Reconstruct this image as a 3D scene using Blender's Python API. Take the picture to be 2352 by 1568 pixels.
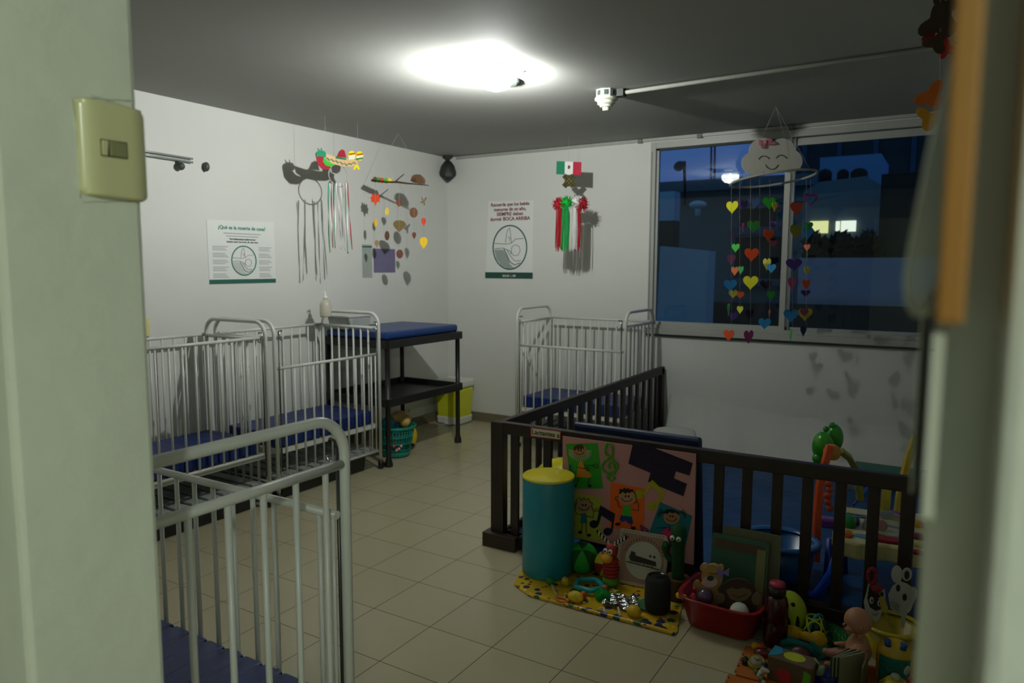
import bpy, bmesh, math, random
from mathutils import Vector, Matrix
random.seed(7)
for o in list(bpy.data.objects): bpy.data.objects.remove(o)
S = bpy.context.scene
COL = S.collection
V = Vector
# ------------------------------------------------------------------ camera
FPX, YAW, PITCH, ROLL, CAMH = 1650.1, -0.5496, .10371, .00304, 1.453
cy, sy = math.cos(YAW), math.sin(YAW)
f0, r0, upv = V((sy, cy, 0)), V((cy, -sy, 0)), V((0, 0, 1))
CW = f0*math.cos(PITCH)-upv*math.sin(PITCH); cu = upv*math.cos(PITCH)+f0*math.sin(PITCH)
CR = r0*math.cos(ROLL)+cu*math.sin(ROLL); CU = cu*math.cos(ROLL)-r0*math.sin(ROLL)
CC = V((0, 0, CAMH))
cam = bpy.data.cameras.new('camera'); camo = bpy.data.objects.new('camera', cam); COL.objects.link(camo)
camo.matrix_world = Matrix.Translation(CC) @ Matrix((CR, CU, -CW)).transposed().to_4x4()
cam.sensor_width = 36; cam.lens = FPX*36/2352; cam.clip_start = .02; cam.clip_end = 200
cam.dof.use_dof = True; cam.dof.focus_distance = 2.3; cam.dof.aperture_fstop = 4.3
S.camera = camo
S.view_settings.view_transform = 'Standard'; S.view_settings.look = 'None'
S.view_settings.exposure = 0.0; S.view_settings.gamma = 1; S.view_settings.use_curve_mapping = False
# ------------------------------------------------------------------ world: dusk sky
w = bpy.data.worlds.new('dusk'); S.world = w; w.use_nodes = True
nt = w.node_tree; nt.nodes.clear()
geo = nt.nodes.new('ShaderNodeNewGeometry'); sep = nt.nodes.new('ShaderNodeSeparateXYZ')
ramp = nt.nodes.new('ShaderNodeValToRGB'); bg = nt.nodes.new('ShaderNodeBackground'); wo = nt.nodes.new('ShaderNodeOutputWorld')
tc = nt.nodes.new('ShaderNodeTexCoord')
nt.links.new(tc.outputs['Generated'], sep.inputs[0]); nt.links.new(sep.outputs['Z'], ramp.inputs[0])
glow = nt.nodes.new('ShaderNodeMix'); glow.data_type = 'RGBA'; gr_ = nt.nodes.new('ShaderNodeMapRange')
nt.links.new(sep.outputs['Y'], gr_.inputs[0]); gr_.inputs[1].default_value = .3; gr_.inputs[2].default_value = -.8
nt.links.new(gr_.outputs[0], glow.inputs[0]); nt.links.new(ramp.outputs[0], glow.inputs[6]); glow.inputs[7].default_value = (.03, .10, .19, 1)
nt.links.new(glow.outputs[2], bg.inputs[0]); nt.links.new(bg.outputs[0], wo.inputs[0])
ramp.color_ramp.elements[0].position = 0.02; ramp.color_ramp.elements[0].color = (.042, .09, .25, 1)
ramp.color_ramp.elements[1].position = .3; ramp.color_ramp.elements[1].color = (.028, .08, .24, 1)
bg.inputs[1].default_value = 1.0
# ------------------------------------------------------------------ lamps
LAMP = V((-2.06, 3.2, 2.375))
def lamp(name, loc, power, radius, color):
    l = bpy.data.lights.new(name, 'POINT'); l.energy = power; l.shadow_soft_size = radius; l.color = color
    o = bpy.data.objects.new(name, l); COL.objects.link(o); o.location = loc; return o
bulb = lamp('ceiling_bulb_light', LAMP, 122, .014, (.98, 1.0, .965))
# the bulb lies on its side with the socket to the right, so it throws less light that way
bulb.data.use_nodes = True; ln = bulb.data.node_tree; em = ln.nodes['Emission']
ltc = ln.nodes.new('ShaderNodeTexCoord'); dt = ln.nodes.new('ShaderNodeVectorMath'); dt.operation = 'DOT_PRODUCT'
ln.links.new(ltc.outputs['Normal'], dt.inputs[0]); dt.inputs[1].default_value = V((-.82, .15, .35)).normalized()
lmr = ln.nodes.new('ShaderNodeMapRange'); lmr.interpolation_type = 'SMOOTHSTEP'
ln.links.new(dt.outputs['Value'], lmr.inputs[0])
for i_, v_ in zip((1, 2, 3, 4), (-.95, .7, .04, 1.0)): lmr.inputs[i_].default_value = v_
lsz = ln.nodes.new('ShaderNodeSeparateXYZ'); ln.links.new(ltc.outputs['Normal'], lsz.inputs[0])
lz = ln.nodes.new('ShaderNodeMapRange'); ln.links.new(lsz.outputs['Z'], lz.inputs[0])
for i_, v_ in zip((1, 2, 3, 4), (-.30, -.85, 1.0, .33)): lz.inputs[i_].default_value = v_
lmu = ln.nodes.new('ShaderNodeMath'); lmu.operation = 'MULTIPLY'
lup = ln.nodes.new('ShaderNodeMapRange'); ln.links.new(lsz.outputs['Z'], lup.inputs[0])
for i_, v_ in zip((1, 2, 3, 4), (.25, .8, 1.0, 2.2)): lup.inputs[i_].default_value = v_
lm2 = ln.nodes.new('ShaderNodeMath'); lm2.operation = 'MULTIPLY'; ln.links.new(lz.outputs[0], lm2.inputs[0]); ln.links.new(lup.outputs[0], lm2.inputs[1])
ln.links.new(lmr.outputs[0], lmu.inputs[0]); ln.links.new(lm2.outputs[0], lmu.inputs[1]); ln.links.new(lmu.outputs[0], em.inputs['Strength'])
lamp('corridor_bulb_light', (.9, -1.1, 2.15), 56, .06, (.90, 1.0, .88))
# ------------------------------------------------------------------ helpers
def lin(c): return tuple((x/12.92 if x <= .04045 else ((x+.055)/1.055)**2.4) for x in c)
def rgb(h): return lin(tuple(int(h[i:i+2], 16)/255 for i in (0, 2, 4)))
MC = {}
def mat(name, hexc, rough=.6, metal=0, noise=.08, nscale=12, bump=0, bscale=60, spec=.5, alpha=1, coat=0, sheen=0):
    if name in MC: return MC[name]
    m = bpy.data.materials.new(name); m.use_nodes = True; t = m.node_tree; b = t.nodes['Principled BSDF']
    c = rgb(hexc)
    b.inputs['Roughness'].default_value = rough; b.inputs['Metallic'].default_value = metal
    b.inputs['Specular IOR Level'].default_value = spec; b.inputs['Alpha'].default_value = alpha
    b.inputs['Coat Weight'].default_value = coat; b.inputs['Sheen Weight'].default_value = sheen
    co = t.nodes.new('ShaderNodeTexCoord')
    n = t.nodes.new('ShaderNodeTexNoise'); n.inputs['Scale'].default_value = nscale; n.inputs['Detail'].default_value = 3
    t.links.new(co.outputs['Object'], n.inputs['Vector'])
    mx = t.nodes.new('ShaderNodeMix'); mx.data_type = 'RGBA'
    mx.inputs[6].default_value = tuple(max(0, x*(1-noise)) for x in c)+(1,)
    mx.inputs[7].default_value = tuple(min(1, x*(1+noise)) for x in c)+(1,)
    t.links.new(n.outputs['Fac'], mx.inputs[0]); t.links.new(mx.outputs[2], b.inputs['Base Color'])
    if bump:
        n2 = t.nodes.new('ShaderNodeTexNoise'); n2.inputs['Scale'].default_value = bscale; n2.inputs['Detail'].default_value = 4
        t.links.new(co.outputs['Object'], n2.inputs['Vector'])
        bp = t.nodes.new('ShaderNodeBump'); bp.inputs['Strength'].default_value = bump; bp.inputs['Distance'].default_value = .01
        t.links.new(n2.outputs['Fac'], bp.inputs['Height']); t.links.new(bp.outputs[0], b.inputs['Normal'])
    MC[name] = m; return m
def P(hexc, rough=.45, **k): return mat('paint_'+hexc+'_%d' % int(rough*100), hexc, rough, **k)
def emis(name, col, st, mixt=0):
    m = bpy.data.materials.new(name); m.use_nodes = True; t = m.node_tree; t.nodes.clear()
    o = t.nodes.new('ShaderNodeOutputMaterial'); e = t.nodes.new('ShaderNodeEmission')
    e.inputs[0].default_value = col+(1,); e.inputs[1].default_value = st
    if mixt:
        tr = t.nodes.new('ShaderNodeBsdfTransparent'); a = t.nodes.new('ShaderNodeAddShader')
        t.links.new(tr.outputs[0], a.inputs[0]); t.links.new(e.outputs[0], a.inputs[1]); t.links.new(a.outputs[0], o.inputs[0])
    else: t.links.new(e.outputs[0], o.inputs[0])
    return m
def glassmat(name, tint=(.93, .97, .97), ior=1.45, rough=0.0, haze=0, boost=1):
    m = bpy.data.materials.new(name); m.use_nodes = True; t = m.node_tree; t.nodes.clear()
    o = t.nodes.new('ShaderNodeOutputMaterial'); fr = t.nodes.new('ShaderNodeFresnel'); fr.inputs[0].default_value = ior
    tr = t.nodes.new('ShaderNodeBsdfTransparent'); tr.inputs[0].default_value = tint+(1,)
    gl = t.nodes.new('ShaderNodeBsdfGlossy'); gl.inputs['Roughness'].default_value = rough
    mx = t.nodes.new('ShaderNodeMixShader'); t.links.new(fr.outputs[0], mx.inputs[0])
    t.links.new(tr.outputs[0], mx.inputs[1]); t.links.new(gl.outputs[0], mx.inputs[2]); last = mx
    if haze:
        df = t.nodes.new('ShaderNodeBsdfDiffuse'); df.inputs[0].default_value = (.75, .78, .75, 1)
        m2 = t.nodes.new('ShaderNodeMixShader'); m2.inputs[0].default_value = haze
        t.links.new(mx.outputs[0], m2.inputs[1]); t.links.new(df.outputs[0], m2.inputs[2]); last = m2
    t.links.new(last.outputs[0], o.inputs[0]); return m
def on(px, py, axis, val):
    d = CW + CR*((px-1176)/FPX) - CU*((py-784)/FPX)
    i = 'XYZ'.index(axis)
    return CC + d*((val-CC[i])/d[i])
def atd(px, py, dist):
    return CC + (CW + CR*((px-1176)/FPX) - CU*((py-784)/FPX))*dist
def circ(c, a, b, r, n=24, r2=None):
    r2 = r2 or r
    return [c+a*(r*math.cos(i*2*math.pi/n))+b*(r2*math.sin(i*2*math.pi/n)) for i in range(n)]
X, Y, Z = V((1, 0, 0)), V((0, 1, 0)), V((0, 0, 1))
class MB:
    def __init__(s): s.bm = bmesh.new()
    def face(s, vs, mi=0, sm=False):
        try:
            f = s.bm.faces.new(vs); f.material_index = mi; f.smooth = sm; return f
        except ValueError: return None
    def box(s, c, d, mi=0, M=None, taper=1):
        c = V(c); vs = []
        for z in (-.5, .5):
            k = taper if z < 0 else 1
            for x, y in ((-.5, -.5), (.5, -.5), (.5, .5), (-.5, .5)):
                p = V((x*d[0]*k, y*d[1]*k, z*d[2]))
                if M: p = M @ p
                vs.append(s.bm.verts.new(c+p))
        for q in ((3, 2, 1, 0), (4, 5, 6, 7), (0, 1, 5, 4), (1, 2, 6, 5), (2, 3, 7, 6), (3, 0, 4, 7)): s.face([vs[i] for i in q], mi)
        return s
    def lims(s, x0, x1, y0, y1, z0, z1, mi=0): return s.box(((x0+x1)/2, (y0+y1)/2, (z0+z1)/2), (x1-x0, y1-y0, z1-z0), mi)
    def tube(s, pts, r, seg=10, closed=False, mi=0, caps=True):
        pts = [V(p) for p in pts]; n = len(pts); rings = []
        rr = r if isinstance(r, (list, tuple)) else [r]*n
        def tan(i):
            a = pts[(i-1) % n] if (closed or i > 0) else pts[i]; b = pts[(i+1) % n] if (closed or i < n-1) else pts[i]
            return (b-a).normalized()
        t = tan(0); u = t.orthogonal().normalized()
        for i in range(n):
            t2 = tan(i); u = (u - t2*u.dot(t2)); u = u.normalized() if u.length > 1e-6 else t2.orthogonal().normalized()
            v = t2.cross(u)
            rings.append([s.bm.verts.new(pts[i]+u*(rr[i]*math.cos(a*2*math.pi/seg))+v*(rr[i]*math.sin(a*2*math.pi/seg))) for a in range(seg)])
        for i in range(n if closed else n-1):
            A, B = rings[i], rings[(i+1) % n]; off = 0
            if closed and i == n-1:
                off = min(range(seg), key=lambda k: (A[0].co-B[k].co).length)
            for a in range(seg): s.face([A[a], A[(a+1) % seg], B[(a+1+off) % seg], B[(a+off) % seg]], mi, True)
        if not closed and caps:
            s.face(rings[0][::-1], mi); s.face(rings[-1], mi)
        return s
    def sph(s, c, r, mi=0, seg=20, M=None, fn=None):
        c = V(c); r = r if isinstance(r, (list, tuple)) else (r, r, r); rows = []
        nr = seg//2
        for j in range(nr+1):
            th = math.pi*j/nr; row = []
            for i in range(seg if 0 < j < nr else 1):
                ph = 2*math.pi*i/seg
                p = V((math.sin(th)*math.cos(ph), math.sin(th)*math.sin(ph), math.cos(th)))
                if fn: p = fn(p)
                p = V((p.x*r[0], p.y*r[1], p.z*r[2]))
                if M: p = M @ p
                row.append(s.bm.verts.new(c+p))
            rows.append(row)
        for j in range(nr):
            A, B = rows[j], rows[j+1]
            for i in range(seg):
                k = (i+1) % seg
                m_ = mi((j+.5)/nr, (i+.5)/seg) if callable(mi) else mi
                if len(A) == 1: s.face([A[0], B[i], B[k]], m_, True)
                elif len(B) == 1: s.face([A[i], B[0], A[k]], m_, True)
                else: s.face([A[i], B[i], B[k], A[k]], m_, True)
        return s
    def lathe(s, prof, c=(0, 0, 0), seg=32, mi=0, M=None, close=False, sm=True):
        c = V(c); rows = []
        for (r, z) in prof:
            if r < 1e-5: row = [V((0, 0, z))]
            else: row = [V((r*math.cos(2*math.pi*i/seg), r*math.sin(2*math.pi*i/seg), z)) for i in range(seg)]
            rows.append([s.bm.verts.new(c+(M @ p if M else p)) for p in row])
        for j in range(len(rows)-1):
            A, B = rows[j], rows[j+1]; m_ = mi[j] if isinstance(mi, (list, tuple)) else mi
            for i in range(seg):
                k = (i+1) % seg
                if len(A) == 1 and len(B) == 1: continue
                if len(A) == 1: s.face([A[0], B[k], B[i]], m_, sm)
                elif len(B) == 1: s.face([A[i], A[k], B[0]], m_, sm)
                else: s.face([A[i], A[k], B[k], B[i]], m_, sm)
        return s
    def prism(s, pts, nrm, th, mi=0, mside=None):
        pts = [V(p) for p in pts]; nrm = V(nrm).normalized()
        a = [s.bm.verts.new(p) for p in pts]; b = [s.bm.verts.new(p+nrm*th) for p in pts]
        s.face(a[::-1], mi); s.face(b, mi); n = len(pts)
        for i in range(n): s.face([a[i], a[(i+1) % n], b[(i+1) % n], b[i]], mi if mside is None else mside)
        return s
    def grid(s, nx, ny, fn, mi=0, sm=True):
        g = [[s.bm.verts.new(V(fn(i/nx, j/ny))) for j in range(ny+1)] for i in range(nx+1)]
        for i in range(nx):
            for j in range(ny): s.face([g[i][j], g[i+1][j], g[i+1][j+1], g[i][j+1]], mi, sm)
        return s
    def mesh(s, me, M, mi=0):
        vs = [s.bm.verts.new(M @ v.co) for v in me.vertices]
        for p in me.polygons: s.face([vs[i] for i in p.vertices], mi)
        return s
    def text(s, txt, o, a, b, size, mi=0, align='LEFT', ext=.0006, bold=0):
        cu_ = bpy.data.curves.new('t', 'FONT'); cu_.body = txt; cu_.size = size; cu_.align_x = align; cu_.extrude = ext; cu_.resolution_u = 3
        cu_.offset = bold
        ob = bpy.data.objects.new('t', cu_); COL.objects.link(ob)
        dg = bpy.context.evaluated_depsgraph_get(); me = bpy.data.meshes.new_from_object(ob.evaluated_get(dg))
        a = V(a).normalized(); b = V(b).normalized(); n = a.cross(b)
        M = Matrix.Translation(V(o)) @ Matrix((a, b, n)).transposed().to_4x4()
        s.mesh(me, M, mi)
        bpy.data.objects.remove(ob); bpy.data.curves.remove(cu_); bpy.data.meshes.remove(me); return s
    def build(s, name, mats, parent=None, label=None, bevel=0, subsurf=0, kind=None, norm=True):
        mats = mats if isinstance(mats, (list, tuple)) else [mats]
        if norm: bmesh.ops.recalc_face_normals(s.bm, faces=s.bm.faces)
        me = bpy.data.meshes.new(name); off = V((0, 0, 0))
        p = parent
        while p is not None: off += p.location; p = p.parent
        for v in s.bm.verts: v.co -= off
        s.bm.to_mesh(me); s.bm.free()
        for m in mats: me.materials.append(m)
        o = bpy.data.objects.new(name, me); COL.objects.link(o); o.parent = parent
        if bevel:
            md = o.modifiers.new('b', 'BEVEL'); md.width = bevel; md.segments = 2; md.limit_method = 'ANGLE'; md.angle_limit = .6
        if subsurf:
            md = o.modifiers.new('s', 'SUBSURF'); md.levels = subsurf; md.render_levels = subsurf
        if label: o['label'] = label
        if kind: o['kind'] = kind
        return o
def thing(name, label, cat, loc=(0, 0, 0), group=None):
    o = bpy.data.objects.new(name, None); COL.objects.link(o); o.location = loc; o.empty_display_size = .05
    o['label'] = label; o['category'] = cat
    if group: o['group'] = group
    return o
def tag(o, label, cat, group=None):
    o['label'] = label; o['category'] = cat
    if group: o['group'] = group
    return o
def struct(o): o['kind'] = 'structure'; return o
def dup(root, loc, rz, label, skip=()):
    r = root.copy(); COL.objects.link(r); r.location = loc; r.rotation_euler = (0, 0, rz); r['label'] = label
    for ch in list(root.children):
        c = ch.copy(); COL.objects.link(c); c.parent = r
        for g in ch.children:
            d = g.copy(); COL.objects.link(d); d.parent = c
    return r
def rot(rz=0, rx=0, ry=0): return (Matrix.Rotation(rz, 3, 'Z') @ Matrix.Rotation(rx, 3, 'X') @ Matrix.Rotation(ry, 3, 'Y'))
def basis(c, rz=0, rx=0):
    """returns a function local->world for a thing turned by rz (and tipped by rx) about c"""
    M = rot(rz, rx); c = V(c)
    return (lambda p: c + M @ V(p)), M
# ------------------------------------------------------------------ materials
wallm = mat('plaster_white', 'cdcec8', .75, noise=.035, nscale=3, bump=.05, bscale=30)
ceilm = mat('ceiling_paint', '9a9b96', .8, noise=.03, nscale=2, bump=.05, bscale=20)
jambm = mat('jamb_plaster', 'd0d4c6', .7, noise=.08, nscale=5, bump=.35, bscale=18)
pierm = mat('pier_plaster', 'bcbfb6', .75, noise=.07, nscale=4, bump=.25, bscale=22)
# floor tiles
fm = bpy.data.materials.new('floor_tile'); fm.use_nodes = True; t = fm.node_tree; b = t.nodes['Principled BSDF']
co = t.nodes.new('ShaderNodeTexCoord'); sp = t.nodes.new('ShaderNodeSeparateXYZ'); t.links.new(co.outputs['Object'], sp.inputs[0])
def mth(op, a, b_=None, c_=None):
    n = t.nodes.new('ShaderNodeMath'); n.operation = op
    for i, v in enumerate((a, b_, c_)):
        if v is None: continue
        if isinstance(v, (int, float)): n.inputs[i].default_value = v
        else: t.links.new(v, n.inputs[i])
    return n.outputs[0]
def gridline(out, off):
    u = mth('DIVIDE', mth('SUBTRACT', out, off), .3); fr = mth('FRACT', u)
    d = mth('MINIMUM', fr, mth('SUBTRACT', 1.0, fr)); return d, mth('FLOOR', u)
dx, ix = gridline(sp.outputs['X'], -2.632-6); dy, iy = gridline(sp.outputs['Y'], 1.897-6)
gl_ = mth('LESS_THAN', mth('MINIMUM', dx, dy), .0055)
cmb = t.nodes.new('ShaderNodeCombineXYZ'); t.links.new(ix, cmb.inputs[0]); t.links.new(iy, cmb.inputs[1])
wn = t.nodes.new('ShaderNodeTexWhiteNoise'); t.links.new(cmb.outputs[0], wn.inputs['Vector'])
nz = t.nodes.new('ShaderNodeTexNoise'); nz.inputs['Scale'].default_value = 9; nz.inputs['Detail'].default_value = 6; t.links.new(co.outputs['Object'], nz.inputs['Vector'])
rm = t.nodes.new('ShaderNodeMix'); rm.data_type = 'RGBA'; rm.inputs[6].default_value = rgb('b3ab8c')+(1,); rm.inputs[7].default_value = rgb('bbb395')+(1,)
t.links.new(mth('MULTIPLY_ADD', wn.outputs['Value'], .35, mth('MULTIPLY', nz.outputs['Fac'], .4)), rm.inputs[0])
gm = t.nodes.new('ShaderNodeMix'); gm.data_type = 'RGBA'; gm.inputs[7].default_value = rgb('3d382b')+(1,)
t.links.new(rm.outputs[2], gm.inputs[6]); t.links.new(gl_, gm.inputs[0]); t.links.new(gm.outputs[2], b.inputs['Base Color'])
t.links.new(mth('MULTIPLY_ADD', gl_, .4, mth('MULTIPLY_ADD', nz.outputs['Fac'], .04, .2)), b.inputs['Roughness'])
bp = t.nodes.new('ShaderNodeBump'); bp.inputs['Strength'].default_value = .3; bp.inputs['Distance'].default_value = .004; bp.invert = True
t.links.new(gl_, bp.inputs['Height']); t.links.new(bp.outputs[0], b.inputs['Normal'])
floorm = fm
basem = mat('baseboard_tile', '6f6851', .4)
alum = mat('window_aluminium', '9ea199', .4, noise=.04)
wmetal = mat('white_enamel', 'cccec7', .33, noise=.04, nscale=20)
chrome = mat('chrome', 'bdbdbd', .2, metal=1)
blackp = mat('black_plastic', '1b1a19', .45)
wood = mat('dark_wood', '24160f', .5, noise=.3, nscale=8)
bluev = mat('blue_vinyl', '0f2866', .42, noise=.08, nscale=4, bump=.1, bscale=8)
navyv = mat('navy_vinyl', '16284e', .45, bump=.1, bscale=8)
thread = mat('thread', 'b8b8b0', .8)
# ------------------------------------------------------------------ room
X0, Y0, HC = -4.12, 5.55, 2.468
XR = .22; FY0, FY1 = .39, .56
struct(MB().lims(-4.4, 2.2, -2.4, 5.8, -.12, 0).build('floor', floorm))
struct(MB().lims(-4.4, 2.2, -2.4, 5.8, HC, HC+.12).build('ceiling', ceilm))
struct(MB().lims(X0-.15, X0, -2.4, Y0+.15, 0, HC).build('wall_left', wallm))
WX0, WZ0, WZ1 = -2.10, .965, 2.43
m = MB(); m.lims(X0, WX0, Y0, Y0+.15, 0, HC); m.lims(WX0, XR+.3, Y0, Y0+.15, 0, WZ0); m.lims(WX0, XR+.3, Y0, Y0+.15, WZ1, HC)
struct(m.build('wall_back', wallm))
struct(MB().lims(XR, XR+.15, FY1, Y0, 0, HC).build('wall_right', wallm))
# front wall: left part with plastered reveal, lintel
def wob(a, b_): return a
m = MB()
m.lims(X0, -.91, FY0, FY1, 0, HC)
struct(m.build('wall_front', jambm, bevel=.008))
struct(MB().lims(-.91, -.006, FY0, FY1, 2.1, HC).build('trim_1', jambm))
m = MB(); m.lims(-.006, 2.0, FY0, FY1, 0, HC)
struct(m.build('wall_front_right', pierm, bevel=.002))
m = MB(); m.lims(.0185, 2.0, FY0-.05, FY0, 0, HC)
struct(m.build('trim_2', pierm, bevel=.006))
struct(MB().lims(-4.12, 2.0, -2.3, -2.2, 0, HC).build('wall_corridor', jambm))
struct(MB().lims(2.0, 2.1, -2.3, FY1, 0, HC).build('wall_corridor_right', jambm))
struct(MB().lims(X0, X0+.012, FY1, Y0, 0, .085).build('baseboard_left', basem))
struct(MB().lims(X0+.012, XR, Y0-.012, Y0, 0, .085).build('baseboard_back', basem))
# plaster crack lines round the switch: thin raised lips on the reveal
# window
m = MB()
yf = Y0-.03
m.lims(WX0, WX0+.042, yf, Y0+.06, WZ0, WZ1); m.lims(WX0+.0421, XR, yf+.0005, Y0+.059, WZ1-.05, WZ1-.0005); m.lims(WX0+.0421, XR, yf+.0005, Y0+.059, WZ0+.0005, WZ0+.03)
m.lims(WX0+.01, WX0+.014, yf-.002, yf+.001, WZ0+.01, WZ1-.07, 1)
win = struct(m.build('window_1', [alum, mat('gasket', '34372f', .7)], bevel=.002))
m = MB(); zt = WZ1-.085
m.lims(WX0+.042, WX0+.06, Y0, Y0+.03, WZ0+.03, zt+.035); m.lims(WX0+.042, -1.03, Y0, Y0+.03, WZ1-.062, WZ1-.05, 1)
m.lims(WX0+.042, -1.03, Y0, Y0+.03, WZ0+.03, WZ0+.055)
m.lims(-1.085, -1.045, Y0-.01, Y0+.03, WZ0+.02, WZ1-.04)
m.build('window_sash', [alum, mat('gasket', '34372f', .7)], win)
m = MB()
m.lims(-1.043, -1.02, Y0+.0, Y0+.045, WZ0+.02, WZ1-.04); m.lims(-1.02, XR, Y0+.02, Y0+.045, WZ1-.105, WZ1-.055); m.lims(-1.02, XR, Y0+.02, Y0+.045, WZ0+.03, WZ0+.05)
m.lims(-1.038, -1.034, Y0-.002, Y0, WZ0+.03, WZ1-.05, 1); m.lims(-1.029, -1.026, Y0-.002, Y0, WZ0+.03, WZ1-.05, 1)
m.build('window_sash', [alum, mat('gasket', '34372f', .7)], win)
gmat = glassmat('window_glass', ior=1.5)
def pane(x0, x1, y, z0, z1, skew):
    m = MB(); d = (x1-x0)*math.tan(skew)/2
    v = [m.bm.verts.new(p) for p in ((x0, y-d, z0), (x1, y+d, z0), (x1, y+d, z1), (x0, y-d, z1))]; m.face(v)
    return m.build('glass_pane', gmat, win, norm=False)
pane(WX0+.055, -1.085, Y0+.015, WZ0+.05, WZ1-.06, math.radians(.6))
pane(-1.02, XR, Y0+.033, WZ0+.05, WZ1-.1, math.radians(.1))
m = MB(); m.lims(WX0-.02, XR, Y0-.055, Y0, WZ0-.045, WZ0, 0); m.lims(WX0-.02, XR, Y0-.025, Y0, WZ0-.065, WZ0-.045, 1)
m.build('window_sill', [alum, mat('sill_joint', '5b5f55', .8)], win, bevel=.003)
# cable trunking along the top of the back wall
tr = thing('cable_trunking', 'narrow white plastic cable trunking along the top of the window wall', 'cable cover', (-1.6, Y0-.012, HC-.014))
m = MB(); m.lims(-4.0, XR, Y0-.022, Y0-.002, HC-.026, HC-.006)
m.build('channel', alum, tr)
for px in (1471, 1607, 1817):
    p = on(px, 310, 'Y', Y0-.02); MB().lims(p.x-.018, p.x+.018, Y0-.034, Y0-.002, HC-.034, HC-.004).build('clip', mat('clip_grey', '6a6d66', .6), tr, 'dark grey joint clip')
# ------------------------------------------------------------------ ceiling lamp, detector, conduit, corner speaker
cl = thing('ceiling_lamp', 'lit round glass ceiling lamp with a metal collar, the only lamp in the room', 'lamp', (LAMP.x, LAMP.y, HC))
M_ = MB(); M_.lathe([(0, HC), (.072, HC), (.074, HC-.012), (.06, HC-.022), (0, HC-.022)], (LAMP.x, LAMP.y, 0), 40, sm=False)
M_.build('collar', mat('lamp_collar', '9aa09a', .4, metal=.6), cl)
M_ = MB(); M_.lathe([(.068, -.022), (.088, -.03), (.095, -.045), (.088, -.075), (.06, -.105), (.02, -.118), (0, -.12)], (LAMP.x, LAMP.y, HC), 40)
M_.build('glass_bowl', emis('lamp_glow', (.95, 1, .95), 14, 1), cl)
sk_ = on(1166, 181, 'Z', HC)
MB().lathe([(0, 0), (.062, 0), (.062, -.02), (.05, -.03), (0, -.03)], sk_, 28, sm=False).build('socket_base', mat('socket_base', '3f4843', .5), cl, 'grey socket base at the right of the lamp')
M_ = MB(); M_.sph((LAMP.x, LAMP.y, LAMP.z), (.012, .012, .012)); M_.tube([(LAMP.x, LAMP.y, LAMP.z+.03), (LAMP.x, LAMP.y, HC-.02)], .012)
M_.build('bulb', emis('bulb_glow', (.95, 1, .95), 60, 1), cl)
for px, py in ((1200, 163), (1106, 186)):
    p = on(px, py, 'Z', HC); tag(MB().sph((p.x, p.y, HC-.006), (.012, .012, .008)).build('ceiling_hook', mat('hookm', '55584f', .6)), 'small grey ceiling hook '+('right of' if px > 1150 else 'left of')+' the lit lamp', 'hook')
D = on(1393, 207, 'Z', HC); det = thing('smoke_detector', 'white ribbed smoke detector on the ceiling at the end of a conduit', 'smoke detector', (D.x, D.y, HC))
dw = mat('detector_white', 'd8dac8', .5)
mbx = MB().lathe([(0, 0), (.062, 0), (.062, -.045), (0, -.045)], D, 8, sm=False)
for i in range(8):
    a = i*math.pi/4+.39; mbx.box((D.x+.0545*math.cos(a), D.y+.0545*math.sin(a), D.z-.022), (.012, .022, .026), 1, Matrix.Rotation(a, 3, 'Z'))
mbx.build('mounting_box', [mat('box_grey', 'aab2ad', .5), mat('slot', '4a4f4a', .8)], det)
m = MB().lathe([(0, -.045), (.066, -.045), (.068, -.056), (.052, -.064), (.05, -.074), (.053, -.078), (.038, -.086), (.036, -.096), (.022, -.098), (.02, -.116), (0, -.117)], D, 32, sm=False)
m.build('sensor_body', dw, det)
A = V((D.x+.07, D.y+.02, HC-.022)); Bq = on(2110, 115, 'Z', HC-.012)
m = MB().tube([A, A.lerp(Bq, .5), Bq+(Bq-A)*.2], .011); m.box((A.x+.01, A.y, A.z), (.05, .05, .04), 1)
tag(m.build('conduit', [mat('conduitm', 'a3a79d', .5), mat('junction', '2d302c', .6)]), 'thin grey electrical conduit running across the ceiling from the smoke detector', 'conduit')
C_ = on(1029, 362, 'Z', HC); sp_ = thing('corner_speaker', 'small dark speaker on a bracket in the far ceiling corner', 'speaker', (-4.06, 5.47, HC))
dk = mat('speaker_dark', '262a28', .6)
MB().lathe([(0, 0), (.045, 0), (.045, -.015), (.018, -.03), (.018, -.055), (0, -.055)], (-4.045, 5.46, HC), 20).build('bracket', dk, sp_)
MB().lathe([(0, -.045), (.03, -.05), (.06, -.09), (.078, -.15), (.075, -.175), (.05, -.2), (.02, -.225), (0, -.23)], (-4.045, 5.46, HC), 24).build('housing', dk, sp_)
MB().box((-4.0, 5.41, HC-.18), (.06, .03, .035), M=rot(.7)).build('connector', dk, sp_)
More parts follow.
